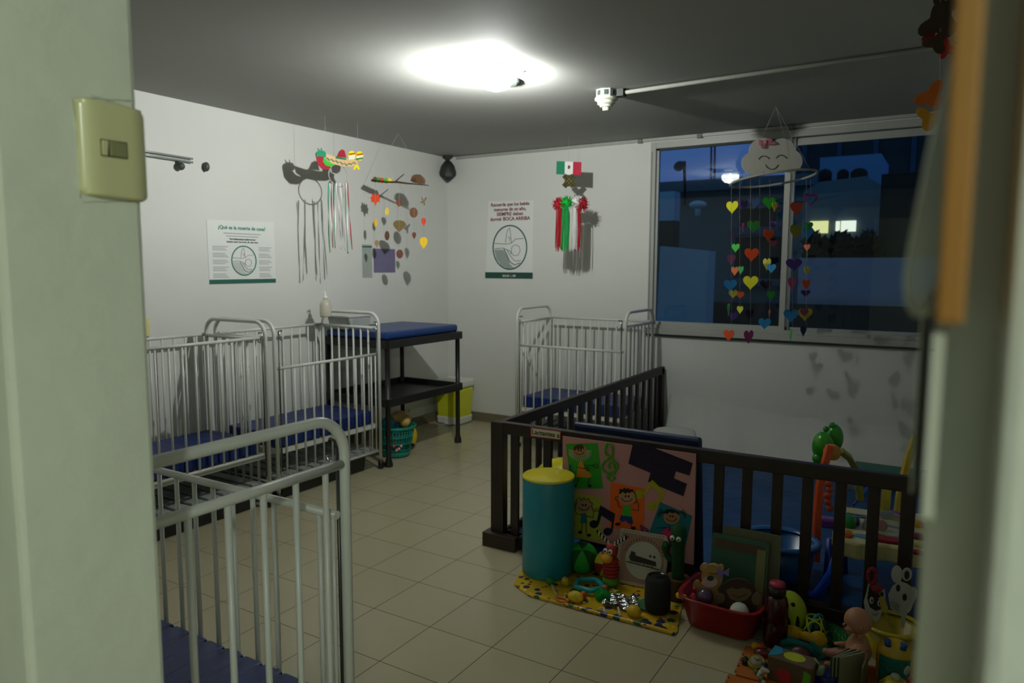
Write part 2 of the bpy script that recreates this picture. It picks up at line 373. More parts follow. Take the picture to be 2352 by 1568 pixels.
# ------------------------------------------------------------------ light switch on the door reveal
sw = thing('light_switch', 'ivory wall switch plate with one small rocker on the near door reveal', 'light switch', (-.91, .523, 1.594))
iv = mat('ivory_plastic', 'c9c79a', .25, noise=.02, coat=.2)
def plate(u, v):  # u along +Y, v along Z, domed, with rounded corners
    hy, hz, rc_ = .0425, .0585, .0085
    y = (2*u-1)*hy; z = (2*v-1)*hz
    ay_, az_ = abs(y)-(hy-rc_), abs(z)-(hz-rc_)
    if ay_ > 0 and az_ > 0:
        d_ = math.hypot(ay_, az_); k_ = max(ay_, az_)/d_; y = math.copysign(hy-rc_+ay_*k_, y); z = math.copysign(hz-rc_+az_*k_, z)
    e = 1-abs(2*u-1); ez = 1-abs(2*v-1)
    h = (.004+.0085*(1-(1-min(1, e*1.5))**2.5))*(1-(1-min(1, e*16))**4)*(1-(1-min(1, ez*22))**4)
    return (-.91+h, .5232+y, 1.595+z-.0015*(2*u-1))
m = MB().grid(64, 64, plate)
m.build('cover_plate', iv, sw)
ry, rz_ = on(262, 343, 'X', -.899).y, on(262, 343, 'X', -.899).z
m = MB(); m.lims(-.9005, -.8968, ry-.0175, ry+.0165, rz_-.0105, rz_+.0105, 1)
m.box((-.8965, ry-.013, rz_), (.004, .007, .018), 0, rot(0, 0, .2)); m.box((-.8965, ry+.004, rz_), (.0035, .022, .018), 2, rot(.12))
m.build('rocker', [iv, mat('switch_gap', '3f4030', .7), mat('rocker_face', '8d8c68', .35)], sw, bevel=.0008)
m = MB()
for a in ((172, 222, 300, 232), (165, 225, 178, 300), (176, 300, 186, 455), (190, 462, 320, 462), (210, 219, 305, 250)):
    p, q = on(a[0], a[1], 'X', -.9095), on(a[2], a[3], 'X', -.9095); n = 9
    pts = [p.lerp(q, i/(n-1))+V((0, random.uniform(-.0006, .0006), random.uniform(-.0008, .0008))) for i in range(n)]
    m.tube(pts, [.0006+.0005*random.random() for _ in pts], 6)
m.build('plaster_lip', mat('lip', 'b9bda8', .8), sw)
# ------------------------------------------------------------------ cribs
def crib(label, railz, ends=(.1, .171, .244, .314, .389, .461)):
    L, W, H = .92, .55, 1.14
    t = thing('crib', label, 'crib', group='white metal cribs')
    spind = None
    def spindle(x, y, z0, z1, par, r=.0062):
        MB().tube([(x, y, z0), (x, y, z1)], r, 8).build('spindle', wmetal, par)
    for x in (0, L):
        R = .085; pts = [(x, 0, .07), (x, 0, H-R-.02)]
        for i in range(9):
            a = math.pi/2*i/8; pts.append((x, R-R*math.cos(a), H-.016-R+R*math.sin(a)))
        for i in range(9):
            a = math.pi/2*i/8; pts.append((x, W-R+R*math.sin(a), H-.016-R+R*math.cos(a)))
        pts += [(x, W, H-R-.02), (x, W, .07)]
        m = MB().tube(pts, .012, 14); m.tube([(x, .01, 1.018), (x, W-.01, 1.018)], .0105, 12); m.tube([(x, .01, .13), (x, W-.01, .13)], .010, 10)
        ef = m.build('end_frame', wmetal, t)
        for yy in ends: spindle(x, yy, .13, 1.018, ef, .0068)
    for y, zt, nm in ((0.006, railz, 'drop_side'), (W-.006, 1.025, 'fixed_side')):
        zb = max(.135, zt-.70) if nm == 'drop_side' else .14
        m = MB().tube([(.02, y, zt), (L-.02, y, zt)], .0098, 12)
        for x in (.034, L-.034): m.tube([(x, y, zt), (x, y, zb)], .0055, 8)
        m.tube([(.02, y, zb), (L-.02, y, zb)], .0095, 10)
        ef = m.build(nm, wmetal, t)
        for i in range(1, 12): spindle(L*i/12, y, zb, zt, ef)
        if nm == 'drop_side':
            for x in (.028, L-.028):
                m = MB().tube([(x, y-.012, .2), (x, y-.012, 1.05)], .0042, 8)
                s_ = 1 if x < .5 else -1
                m.tube([(x, y-.012, 1.05), (x, y-.012, 1.062), (x+s_*.022, y-.012, 1.066), (x+s_*.024, y-.012, 1.058)], .004, 8)
                m.build('guide_rod', mat('guide_steel', '4f524e', .35, metal=.8), t, 'dark steel guide rod')
                hk = [(x+s_*(.004+.016*(1-math.cos(a))), y-.016, 1.028-.016*math.sin(a)-.004) for a in [i*math.pi/8 for i in range(9)]]
                m = MB().tube([(x+s_*.004, y-.016, 1.07)]+hk, .0035, 8)
                m.build('latch_hook', chrome, t, 'chrome latch hook')
    m = MB()
    for y in (.02, W-.02): m.lims(.015, L-.015, y-.008, y+.008, .305, .335)
    for x in (.02, L-.02): m.lims(x-.008, x+.008, .02, W-.02, .305, .335)
    for i in range(1, 9): m.lims(.02+i*(L-.04)/9-.01, .02+i*(L-.04)/9+.01, .02, W-.02, .312, .322)
    m.build('bed_frame', wmetal, t)
    m = MB()
    def mt(u, v): return u
    nseg = 12; z0, z1 = .338, .425
    for i in range(nseg):
        a0 = .035+(L-.07)*i/nseg; a1 = .035+(L-.07)*(i+1)/nseg; mid = (a0+a1)/2; hw = (a1-a0)/2
        m.box((mid, W/2, (z0+z1)/2), (2*hw-.004, W-.07, z1-z0))
    m.lims(.04, L-.04, .045, W-.045, z0+.004, z1-.001)
    m.build('mattress', bluev, t, bevel=.008)
    m = MB(); m.lims(.03, L-.03, .03, W-.03, .135, .143)
    for i in range(9): m.box((.06+i*(L-.12)/8, W/2, .15), (.07, W-.08, .014))
    m.build('lower_shelf', mat('shelf_grey', 'a0a4a0', .5), t, bevel=.003)
    for x in (0, L):
        for y in (0, W):
            m = MB().lathe([(0, .075), (.012, .075), (.012, .055), (.02, .05), (.02, .04), (0, .04)], (x, y, 0), 14)
            M3 = Matrix.Rotation(math.pi/2, 3, 'X')
            m.lathe([(0, -.011), (.026, -.011), (.0275, 0), (.026, .011), (0, .011)], (x+.008, y, .0275), 20, M=M3)
            m.build('caster', blackp, t, 'black swivel caster')
    return t
R90 = math.radians(90)
c1 = crib('white metal crib with its side rail up, nearest the camera along the left wall', 1.033)
c1.location = (-3.45, 1.92, 0); c1.rotation_euler = (0, 0, R90)
c2 = crib('white metal crib with its side lowered, between the left-hand crib and the blue changing table', .835)
c2.location = (-3.45, 2.905, 0); c2.rotation_euler = (0, 0, R90)
c3 = dup(c2, (-2.93, 4.86, 0), 0, 'white metal crib standing alone against the window wall behind the wooden fence')
c4 = crib('white metal crib in the foreground by the doorway, seen over its rounded end rail', .897, (.058, .14, .222, .303, .385, .467))
c4.location = (-1.13, 1.135, 0); c4.rotation_euler = (0, 0, math.pi)
for ch in c4.children:
    if ch.name.startswith('mattress'): ch.location.z += .07
    if ch.name.startswith('bed_frame'): ch.location.z += .07
for lab, y0_, y1_, x1_ in (('black storage box on the floor under the left-wall crib nearest the camera', 1.99, 2.80, -3.50), ('black plastic storage box on the floor under the crib beside the changing table', 2.98, 3.74, -3.50)):
    sbx = thing('shade_box', lab, 'box', (-3.7, (y0_+y1_)/2, 0), 'black boxes under the cribs')  # boxes added to deepen shade under the cribs, around one glimpsed dark crate
    m = MB(); m.box((-3.72, (y0_+y1_)/2, .058), (.42, y1_-y0_, .115), taper=.97); m.build('tub', blackp, sbx, bevel=.01)
    m = MB(); m.lims(-3.94, x1_+.005, y0_-.005, y1_+.005, .105, .118); m.build('rim', blackp, sbx, bevel=.003)
# ------------------------------------------------------------------ changing table (black shelf unit)
ct = thing('changing_table', 'black plastic two-shelf table with a blue pad beside the second crib', 'changing table', (-3.73, 4.3, 0))
xa, xb, ya, yb = -4.03, -3.44, 3.90, 4.76
for zt, nm in ((.925, 'top_shelf'), (.50, 'middle_shelf')):
    m = MB(); m.lims(xa-.02, xb+.02, ya-.02, yb+.02, zt-.055, zt-.045)
    m.lims(xa-.03, xb+.03, ya-.03, ya-.01, zt-.06, zt); m.lims(xa-.03, xb+.03, yb+.01, yb+.03, zt-.06, zt)
    m.lims(xa-.03, xa-.01, ya-.03, yb+.03, zt-.06, zt); m.lims(xb+.01, xb+.03, ya-.03, yb+.03, zt-.06, zt)
    if nm == 'top_shelf': m.lims(xa-.01, xb+.01, ya-.01, yb+.01, zt-.02, zt-.005)
    m.build(nm, blackp, ct, bevel=.004)
for x in (xa, xb):
    for y in (ya, yb):
        m = MB().lathe([(0, 0), (.03, 0), (.03, .02), (.02, .06), (.0185, .07), (.0185, .44), (.03, .445), (.03, .5), (.0185, .505), (.0185, .87), (.028, .875), (.028, .92), (0, .92)], (x, y, 0), 16)
        m.build('leg', blackp, ct)
pad = MB(); pad.lims(xa, xb+.01, ya-.02, yb, .925, .985)
tag(pad.build('changing_pad', mat('pad_blue', '17366f', .38, bump=.05, bscale=6), bevel=.02), 'flat blue vinyl changing pad lying on the black table', 'changing pad')
wipe = thing('storage_tub', 'clear plastic tub at the left end of the blue changing pad', 'container', (-3.9, 4.0, .985))
m = MB(); m.box((-3.88, 3.98, 1.03), (.2, .26, .09), taper=.9); m.build('body', glassmat('clearplastic', tint=(.8, .82, .8), haze=.45), wipe, bevel=.01)
MB().box((-3.88, 3.98, 1.08), (.215, .275, .012)).build('lid', glassmat('clearplastic2', tint=(.8, .82, .8), haze=.6), wipe, bevel=.004)
sb = thing('pump_bottle', 'clear round bottle with a white pump standing on the plastic tub', 'bottle', (-3.9, 3.83, 1.087))
bc = on(748, 710, 'X', -3.88); bc = V((-3.88, bc.y+.0, 1.0865))
MB().lathe([(0, 0), (.04, 0), (.042, .01), (.042, .09), (.03, .115), (.013, .125), (.013, .13), (0, .13)], bc, 24).build('body', mat('bottle_amber', 'c9c5b2', .3, alpha=.8), sb)
m = MB().lathe([(0, .13), (.016, .13), (.016, .15), (.005, .152), (.005, .185), (0, .186)], bc, 16); m.tube([bc+V((0, 0, .18)), bc+V((.01, -.03, .178))], .005, 8)
m.build('pump', mat('pump_white', 'e6e6e2', .3), sb)
# ------------------------------------------------------------------ bin, basket with toys
bn = thing('pedal_bin', 'yellow-green pedal bin with a white lid and foot in the corner', 'bin', (-3.86, 5.32, 0))
bcx, bcy = -3.91, 5.36
yel = mat('bin_yellow', 'ccd02a', .4); wp = mat('white_plastic', 'd5d5cd', .4)
m = MB(); m.box((bcx, bcy, .19), (.27, .25, .3), taper=.88); m.build('body', yel, bn, bevel=.02)
m = MB(); m.box((bcx, bcy, .042), (.255, .235, .075), taper=.95)
m.build('base', wp, bn, bevel=.015); MB().box((bcx, bcy, .38), (.285, .265, .075)).build('lid', wp, bn, bevel=.02)
MB().box((bcx+.02, bcy-.13, .02), (.07, .03, .02)).build('pedal', wp, bn, bevel=.004)
tl = mat('teal_plastic', '12907c', .35)
bk = thing('laundry_basket', 'teal slotted plastic basket full of toys under the changing table', 'basket', (-3.62, 4.16, 0))
kc = V((-3.60, 4.17, 0))
m = MB()
for i in range(36):
    a = i*2*math.pi/36; d = V((math.cos(a), math.sin(a), 0))
    m.tube([kc+d*.105+V((0, 0, .05)), kc+d*.14+V((0, 0, .225))], .004, 6)
for z in (.06, .11, .16, .205): m.tube(circ(kc+V((0, 0, z)), X, Y, .104+z*.15, 32), .004, 6, True)
m.lathe([(0, .004), (.1, .004), (.107, .055), (.1, .055), (.095, .01), (0, .01)], kc, 32)
m.build('body', tl, bk)
MB().lathe([(.138, .215), (.15, .222), (.158, .24), (.15, .246), (.14, .235), (.138, .215)], kc, 36).build('rim', tl, bk)
m = MB().lathe([(.101, .06), (.127, .2), (.125, .2), (.099, .06)], kc, 30); m.build('liner', mat('liner', '1f5f5a', .7), bk)
for i, (a, z, c) in enumerate(((-1.0, .1, 'd0384a'), (-.7, .08, 'e2a9b0'), (-.55, .1, 'e2a9b0'), (-.85, .07, 'c88')if 0 else (-.85, .07, 'd98a95'))):
    d = V((math.cos(a), math.sin(a), 0)); MB().sph(kc+d*.12+V((0, 0, z)), (.012, .012, .012), seg=10).build('flower_print', P(c), bk)
def ball(name, label, cat, c, r, mats, mi=0, group=None):
    return tag(MB().sph(c, r, mi, 28).build(name, mats), label, cat, group)
ball('toy_ball', 'shiny teal ball on top of the toys in the teal basket', 'ball', kc+V((-.01, -.075, .262)), .055, P('1c7f9c', .15))
tb = thing('teddy_bear', 'tan teddy bear lying on the toys in the teal basket', 'stuffed toy', kc+V((0, .03, .24)))
tan_ = mat('plush_tan', 'b08a4a', .95, bump=.5, bscale=150, sheen=.5)
MB().sph(kc+V((0, .03, .30)), (.05, .085, .045)).build('body', tan_, tb)
MB().sph(kc+V((.03, .09, .27)), .038).build('head', mat('plush_gold', 'd6b25a', .9, bump=.4, bscale=150), tb)
MB().sph(kc+V((.03, .125, .325)), .016, seg=10).build('paw', mat('plush_gold', 'd6b25a', .9), tb)
ball('toy_ball', 'gold round toy at the front of the teal basket rim', 'ball', kc+V((.06, .035, .262)), .042, P('d0b060', .5))
MB_ = MB().box(kc+V((.0, -.02, .2)), (.05, .06, .08)); tag(MB_.build('toy_block', P('2f7fd0'), bevel=.006), 'blue block seen through the side of the teal basket', 'toy block')
ydc = on(945, 1030, 'Z', 0); yd = thing('ball_on_floor', 'yellow and black round toy on the floor beside the teal basket', 'toy', (ydc.x-.05, ydc.y, 0))
yd.name = 'round_toy'
MB().sph((-3.63, 4.38, .105), (.05, .06, .085)).build('body', P('d8b818', .5), yd)
MB().sph((-3.64, 4.36, .04), (.05, .06, .04)).build('base', P('181818', .5), yd)
# ------------------------------------------------------------------ left wall things
def pxprism(m, pts, axis, val, th, mi=0):
    n = {'X': X, 'Y': -Y}[axis]
    return m.prism([on(px, py, axis, val) for px, py in pts], n, th, mi)
rl = thing('wall_rail', 'grey metal rail screwed to the left wall beside the doorway', 'rail', (X0, 2.75, 2.11))
m = MB()
for dz in (0, .022):
    m.tube([(X0+.02, 2.3, 2.105+dz), (X0+.02, 2.865, 2.095+dz)], .006, 8)
m.build('bar', mat('rail_grey', '9aa39d', .4, metal=.4), rl)
m = MB().tube([(X0, 2.77, 2.09), (X0+.03, 2.77, 2.07)], .012); m.sph((X0+.03, 2.775, 2.06), .024, seg=14)
m.build('end_hook', mat('hookdark', '3c4440', .5), rl)
tag(MB().sph((X0+.02, 2.96, 2.08), (.02, .02, .03), seg=14).build('wall_hook', mat('hookdark', '3c4440', .5)), 'small dark hook alone on the left wall right of the rail', 'hook')
m = MB().lims(X0, X0+.012, 2.46, 2.535, 1.03, 1.14); m.lims(X0+.012, X0+.016, 2.48, 2.515, 1.06, 1.11)
tag(m.build('wall_socket', mat('socket_yellow', 'd6cf8e', .4), bevel=.003), 'yellowed socket plate on the left wall at the door edge', 'socket')
paper = mat('paper_white', 'd6d9d5', .6, noise=.03); dgreen = mat('poster_green', '1f5a4c', .6); dkt = mat('ink_dark', '3c4a46', .7); mar = mat('ink_maroon', '7a2f3d', .7)
grn = mat('ink_green', '2c7a63', .7); gry = mat('ink_grey', '8c938f', .7); skin_l = mat('paper_grey', 'b7bdb8', .7)
def drawing(m, c, a, b, r, r2, n, k=1):
    """a sleeping baby in a crib inside an oval ring. materials: 1 ring, 2 grey lines, 3 fill"""
    m.tube([p+n*.001 for p in circ(c, a, b, r, 40, r2)], .004*k, 6, True, 1)
    def L_(pts, w=.0018, mi=2): m.tube([c+a*(x*r)+b*(y*r2)+n*.001 for x, y in pts], w*k, 5, False, mi)
    L_([(-.9, -.05), (-.4, -.02), (0, -.15), (.1, -.3)]); L_([(-.92, .2), (-.2, .15), (.1, .2), (.35, .38), (.8, .4)])
    L_([(.1, -.1), (.15, .05), (.35, .12), (.55, .05), (.62, -.15), (.5, -.35), (.25, -.38), (.1, -.25), (.1, -.1)])
    L_([(-.35, -.05), (-.15, -.35), (0, -.65), (.3, -.8), (.6, -.7)], .003); L_([(-.15, -.1), (.05, -.4), (.3, -.62), (.65, -.6)])
    L_([(-.25, .2), (-.2, .6), (-.1, .85), (0, .9), (.05, .6), (.1, .2)]); L_([(-.12, .5), (0, .45), (-.02, .3)])
    m.prism([c+a*(x*r)+b*(y*r2) for x, y in ((-.93, -.1), (-.4, -.1), (-.15, -.4), (0, -.75), (.25, -.93), (-.1, -.97), (-.5, -.82), (-.8, -.5))], n, .0012, 3)
# poster 1
p1 = thing('health_poster', 'wide green and white text poster about sudden infant death on the left wall', 'poster', (X0, 3.23, 1.33))
m = MB(); a1 = [on(*p, 'X', X0+.001) for p in ((474, 504), (628, 510), (634, 650), (481, 652))]
m.prism(a1, X, .0015); m.build('sheet', paper, p1)
ay0, ay1, az0, az1 = 2.962, 3.498, 1.335, 1.75
m = MB(); m.lims(X0+.0025, X0+.004, ay0, ay1, az0, az0+.028); m.build('green_band', dgreen, p1, 'dark green bottom band')
m = MB(); n = X
m.text('¿Qué es la muerte de cuna?', V((X0+.003, (ay0+ay1)/2, az1-.055)), Y, Z, .034, 0, 'CENTER', bold=.0008)
m.build('title', grn, p1, 'green title lettering')
m = MB()
for i in range(3): m.lims(X0+.0025, X0+.0032, 3.23-.15+i*.02, 3.23+.15-i*.02, az1-.085-.018*i, az1-.08-.018*i)
for i in range(5):
    for (u0, u1) in ((ay0+.03, ay0+.03+.12), (ay1-.14, ay1-.03)):
        for k in range(3): m.lims(X0+.0025, X0+.0032, u0, u1-.012*((i+k) % 3), 1.375+.045*i+.011*k, 1.379+.045*i+.011*k)
m.build('body_text', gry, p1)
m = MB().text('Es el fallecimiento súbito de un', V((X0+.003, 3.23, 1.625)), Y, Z, .016, 0, 'CENTER', bold=.0006)
m.text('lactante menor de un año, sin causa clara.', V((X0+.003, 3.23, 1.608)), Y, Z, .015, 0, 'CENTER', bold=.0006); m.build('subtitle', dkt, p1)
m = MB(); drawing(m, V((X0+.0025, 3.235, 1.488)), Y, Z, .098, .098, X); m.build('drawing', [gry, grn, gry, skin_l], p1)
# poster 2
p2 = thing('sleep_poster', 'tall poster on the window wall reading that babies must sleep BOCA ARRIBA', 'poster', (-3.43, Y0, 1.35))
m = MB(); m.prism([on(*p, 'Y', Y0-.001) for p in ((1122, 462), (1226, 460), (1223, 639), (1116, 636))], -Y, .0015); m.build('sheet', paper, p2)
m = MB(); m.lims(-3.69, -3.185, Y0-.004, Y0-.0025, 1.347, 1.402, 0); m.text('SALUD  |  DIF', V((-3.43, Y0-.0045, 1.363)), X, Z, .024, 1, 'CENTER', bold=.0006)
m.build('green_band', [mat('band_green', '17463b', .6), paper], p2, 'dark green bottom band')
m = MB()
for i, (s_, sz) in enumerate((('Recuerda que los bebés', .042), ('menores de un año,', .042), ('SIEMPRE deben', .044), ('dormir BOCA ARRIBA', .044))):
    m.text(s_, V((-3.425, Y0-.0035, 1.995-i*.043)), X, Z, sz, 0, 'CENTER', bold=.0012)
m.build('title', mar, p2, 'maroon lettering')
m = MB(); drawing(m, V((-3.425, Y0-.0028, 1.625)), X, Z, .178, .195, -Y, 1.5); m.build('drawing', [gry, mat('ring_green', '1d5144', .6), mat('ink_soft', '6c7773', .7), mat('fill_grey', '8f9a94', .7)], p2)
# papers under the autumn mobile
m = MB().lims(X0, X0+.002, 4.52, 4.79, 1.40, 1.60); tag(m.build('paper_square', mat('purple_paper', '6b6684', .7)), 'square mauve paper sheet taped to the left wall', 'paper')
m = MB().lims(X0, X0+.002, 4.385, 4.50, 1.36, 1.63); m.lims(X0+.002, X0+.003, 4.385, 4.50, 1.606, 1.618, 1)
tag(m.build('paper_strip', [mat('grey_paper', '9aa29c', .7), dgreen]), 'narrow pale paper strip with a dark line left of the mauve paper', 'paper')
# ------------------------------------------------------------------ mobiles
def tpoly(m, pts, d, th=.003, mi=0, axis=None):
    """cut-out standing at camera distance d, in a vertical plane parallel to axis"""
    m.prism([on(px, py, *axis) for px, py in pts], -Y if axis[0] == 'Y' else X, th, mi)
def ell(cx, cy_, rx, ry_, n=20): return [(cx+rx*math.cos(i*2*math.pi/n), cy_+ry_*math.sin(i*2*math.pi/n)) for i in range(n)]
# mexican mobile: plane X=-3.70
PX_ = ('X', -3.70)
sm_ = thing('fiesta_mobile', 'hanging mobile with chili, sombrero and maracas over a ring of ribbons', 'mobile', on(778, 400, *PX_))
col = {k: P(v, .7) for k, v in dict(red='a3162c', lime='2fb82f', green='108a62', tan='d8b083', yellow='f2dc18', white='e8e8e4', orange='e07b24', dgreen='0d7a50').items()}
m = MB(); tpoly(m, [(724, 352), (742, 358), (748, 372), (760, 385), (752, 389), (738, 387), (728, 375)], 0, .004, 0, PX_); m.build('chili', col['red'], sm_, 'red chili cut-out')
m = MB(); tpoly(m, [(742, 360), (750, 370), (767, 378), (758, 383), (747, 380), (741, 372)], 0, .006, 0, PX_); m.build('chili', col['lime'], sm_, 'green chili cut-out')
m = MB(); tpoly(m, [(724, 354), (727, 348), (734, 345), (744, 347), (748, 353), (746, 361), (735, 359), (726, 360)], 0, .007, 0, PX_)
m.tube([on(733, 346, *PX_), on(730, 341, *PX_)], .004, 6); m.tube([on(739, 346, *PX_), on(738, 340, *PX_)], .004, 6); m.build('chili_cap', col['green'], sm_)
m = MB(); tpoly(m, [(746, 352), (760, 357), (775, 362), (795, 364), (815, 366), (822, 371), (820, 379), (805, 383), (785, 382), (762, 376), (750, 366)], 0, .004, 0, PX_); m.build('sombrero_brim', col['tan'], sm_)
m = MB(); m.tube([on(752+i*5, 364+min(14, i*1.6)+(2 if i % 2 else -2)-(max(0, i-9))*1.2, 'X', -3.69) for i in range(14)], .003, 6); m.build('zigzag_trim', P('3f9f6a', .7), sm_)
m = MB(); tpoly(m, [(773, 360), (779, 347), (785, 343), (790, 346), (794, 362)], 0, .007, 0, PX_); m.build('sombrero_crown', col['red'], sm_)
m = MB(); tpoly(m, [(770, 359), (794, 364), (793, 367), (770, 364)], 0, .009, 0, PX_); m.build('hat_band', col['dgreen'], sm_)
for cx, cc in ((807, 357), (825, 358)):
    m = MB(); e = [on(x, y, *PX_) for x, y in ell(cx, cc, 8.5, 11)]; m.prism(e, X, .005, 0)
    for j, mi_ in ((-4, 1), (1, 2), (6, 3)): tpoly(m, [(cx-7.5, cc+j), (cx+7.5, cc+j-2.5), (cx+7.2, cc+j+1.2), (cx-7, cc+j+3.4)], 0, .0065, mi_, PX_)
    m.build('maraca', [col['yellow'], P('b8541c', .7), col['white'], col['dgreen'] if cx > 815 else col['white']], sm_)
m = MB(); tpoly(m, [(810, 390), (815, 378), (821, 377), (826, 389), (822, 390), (818, 384), (814, 390)], 0, .004, 0, PX_); m.build('maraca_handle', col['yellow'], sm_)
rc = on(777, 403, *PX_); rr_ = .077
m = MB().tube(circ(rc, Y*.98, Z, rr_+.015, 36, rr_), .0038, 8, True); m.build('ring', mat('ring_wire', 'a59f96', .5), sm_)
rib = [('2e8f6e', 755, 752, 758), ('d8d8d2', 757, 760, 762), ('b5606a', 761, 761, 765), ('1f8a5f', 767, 765, 770), ('e4e4e0', 772, 771, 768), ('c8c8c2', 776, 778, 784), ('d5d5d0', 781, 787, 786), ('e6e6e2', 795, 797, 800), ('2e8f6e', 792, 795, 799), ('a02a3c', 798, 802, 809), ('c9b9b9', 789, 790, 792)]
for i, (c_, xa_, xb_, xc_) in enumerate(rib):
    m = MB(); yb_ = random.uniform(566, 582); n = 14; L_ = []
    for k in range(n+1):
        f = k/n; px = xa_*(1-f)**2+2*xb_*f*(1-f)+xc_*f*f; L_.append((px, 420+f*(yb_-420)))
    rd = .012*math.sin(i*2.1)
    def g(u, v, L_=L_, rd=rd):
        k = min(13, int(u*14)); f = u*14-k
        px = L_[k][0]*(1-f)+L_[k+1][0]*f; py = L_[k][1]*(1-f)+L_[k+1][1]*f
        p = on(px, py, 'X', -3.70+rd*3); tw = u*5+rd*90; return p+V((math.sin(tw), math.cos(tw), 0))*(.0055*(v-.5)*2)*.8
    m.grid(28, 1, g); o = m.build('ribbon', P(c_, .6), sm_, norm=False)
    md = o.modifiers.new('s', 'SOLIDIFY'); md.thickness = .0008
m = MB()
for a_, b_ in (((748, 352), .02), ((822, 352), -.02)):
    p = on(*a_, *PX_); m.tube([p, V((-3.70, p.y, HC))], .0007, 5)
m.build('thread', thread, sm_)
# autumn mobile: plane through the two ends of the twig
P0_, P1_ = V((-3.87, 4.265, 2.12)), V((-3.505, 4.47, 2.075)); nn = (P1_-P0_).cross(Z).normalized()
def onp(px, py, p0=None, n=None, off=0):
    p0 = P0_ if p0 is None else p0; n = nn if n is None else n
    d = CW + CR*((px-1176)/FPX) - CU*((py-784)/FPX); t_ = (p0-CC).dot(n)/d.dot(n); return CC+d*t_+n*off
am = thing('autumn_mobile', 'hanging twig mobile with a caterpillar, a hedgehog and autumn leaf cut-outs', 'mobile', onp(915, 415))
bark = mat('bark', '3a2c20', .9, noise=.3, bump=.5)
m = MB().tube([onp(*p) for p in ((853, 414), (870, 416), (890, 418), (912, 418), (935, 421), (960, 423), (985, 426))], [.009, .008, .007, .008, .006, .005, .003], 8)
m.tube([onp(908, 417), onp(918, 408), onp(928, 400)], [.005, .004, .004], 8); m.build('twig', bark, am)
cat_ = thing
cc_ = ['6a4a2c', '4f9a3a', 'd8501e', '4fae3a', 'f0d020']
m = MB()
for i, px in enumerate((861, 869, 877, 886, 895)): m.prism([onp(x, y) for x, y in ell(px, 412+i*.9, 5.5, 6.5, 14)], -nn, .012, i)
m.build('caterpillar', [P(c, .7) for c in cc_], am)
m = MB(); m.prism([onp(x, y) for x, y in ((945, 414), (944, 408), (949, 402), (957, 400), (966, 401), (973, 407), (977, 414), (975, 423), (960, 421))], -nn, .01, 0)
m.prism([onp(x, y) for x, y in ((942, 414), (948, 408), (955, 412), (957, 420), (948, 418))], -nn, .014, 1); m.build('hedgehog', [P('5c4028', .9), P('221a12', .9)], am)
def leafshape(cx, cy_, w, h, kind):
    if kind == 'maple': u = [(0, -.45), (.12, -.3), (.35, -.45), (.33, -.2), (.5, -.1), (.38, .05), (.45, .25), (.2, .2), (.12, .3), (0, .55), (-.12, .3), (-.2, .22), (-.45, .25), (-.38, .05), (-.5, -.1), (-.33, -.2), (-.35, -.45), (-.12, -.3)]
    elif kind == 'drop': u = [(0, .5), (.2, .3), (.42, .05), (.48, -.2), (.35, -.42), (.1, -.5), (-.1, -.5), (-.35, -.42), (-.48, -.2), (-.42, .05), (-.2, .3)]
    elif kind == 'oval': u = [(.5*math.sin(i*math.pi/7), -.5*math.cos(i*math.pi/7)) for i in range(14)]
    elif kind == 'x': u = [(0, -.12), (.35, -.5), (.5, -.35), (.15, 0), (.2, .45), (0, .5), (-.1, .2), (-.45, .2), (-.5, .05), (-.15, 0), (-.4, -.4), (-.3, -.5)]
    return [(cx+x*w, cy_+y*h) for x, y in u]
lv = [('maple', 862, 457, 24, 30, 'e2481c'), ('oval', 889, 485, 9, 18, 'e8c83a'), ('oval', 863, 511, 8, 20, 'e8b82a'), ('drop', 916, 467, 13, 17, '7c3a1a'), ('oval', 950, 488, 19, 24, '6a452a'),
      ('x', 973, 462, 15, 20, '6f5a32'), ('drop', 973, 510, 11, 20, 'cc3a1a'), ('drop', 917, 519, 30, 27, '6f5f34'), ('oval', 889, 541, 11, 22, '5c3a1e'), ('drop', 951, 541, 10, 16, '6c3826'),
      ('drop', 973, 558, 19, 27, 'f0c41e'), ('drop', 865, 560, 10, 18, 'a0805a'), ('oval', 918, 583, 16, 21, '6f4332')]
for k, x, y, w_, h_, c_ in lv:
    m = MB().prism([onp(a, b) for a, b in leafshape(x, y, w_, h_, k)], -nn, .004); m.build('paper_leaf', P(c_, .8), am)
m = MB()
for xx, yy in ((862, 560), (889, 541), (917, 583), (951, 541), (973, 558)): m.tube([onp(xx, 420, off=.003), onp(xx, yy, off=.003)], .0007, 5)
for e_ in ((856, 413), (980, 424)): m.tube([onp(*e_), V((-3.7, 4.36, HC))], .0007, 5)
m.tube([onp(917, 507, off=-.006), onp(917, 532, off=-.006)], .005, 6, mi=1)
m.build('thread', [thread, bark], am)
# flag mobile near the window wall
FPn = ('Y', 5.12)
fg = thing('flag_mobile', 'hanging Mexican flag over red, green and white yarn tassels by the window wall', 'mobile', on(1306, 400, *FPn))
m = MB()
for k, (xa_, xb_) in enumerate(((1279, 1298), (1298, 1317), (1317, 1335.5))): tpoly(m, [(xa_, 370+k*.8), (xb_, 370.6+k*.8), (xb_-.6, 401+k), (xa_-1, 400+k)], 0, .004, k, FPn)
tpoly(m, [(1305, 381), (1308, 379), (1311, 383), (1309, 388), (1305, 388)], 0, .006, 3, FPn)
m.build('flag', [P('0f7f5c', .7), P('dedfda', .7), P('b01c38', .7), P('5b4a28', .7)], fg)
m = MB(); tpoly(m, [(1292, 406), (1300, 399), (1323, 424), (1314, 432)], 0, .006, 0, FPn); tpoly(m, [(1314, 399), (1323, 406), (1300, 432), (1292, 425)], 0, .009, 0, FPn)
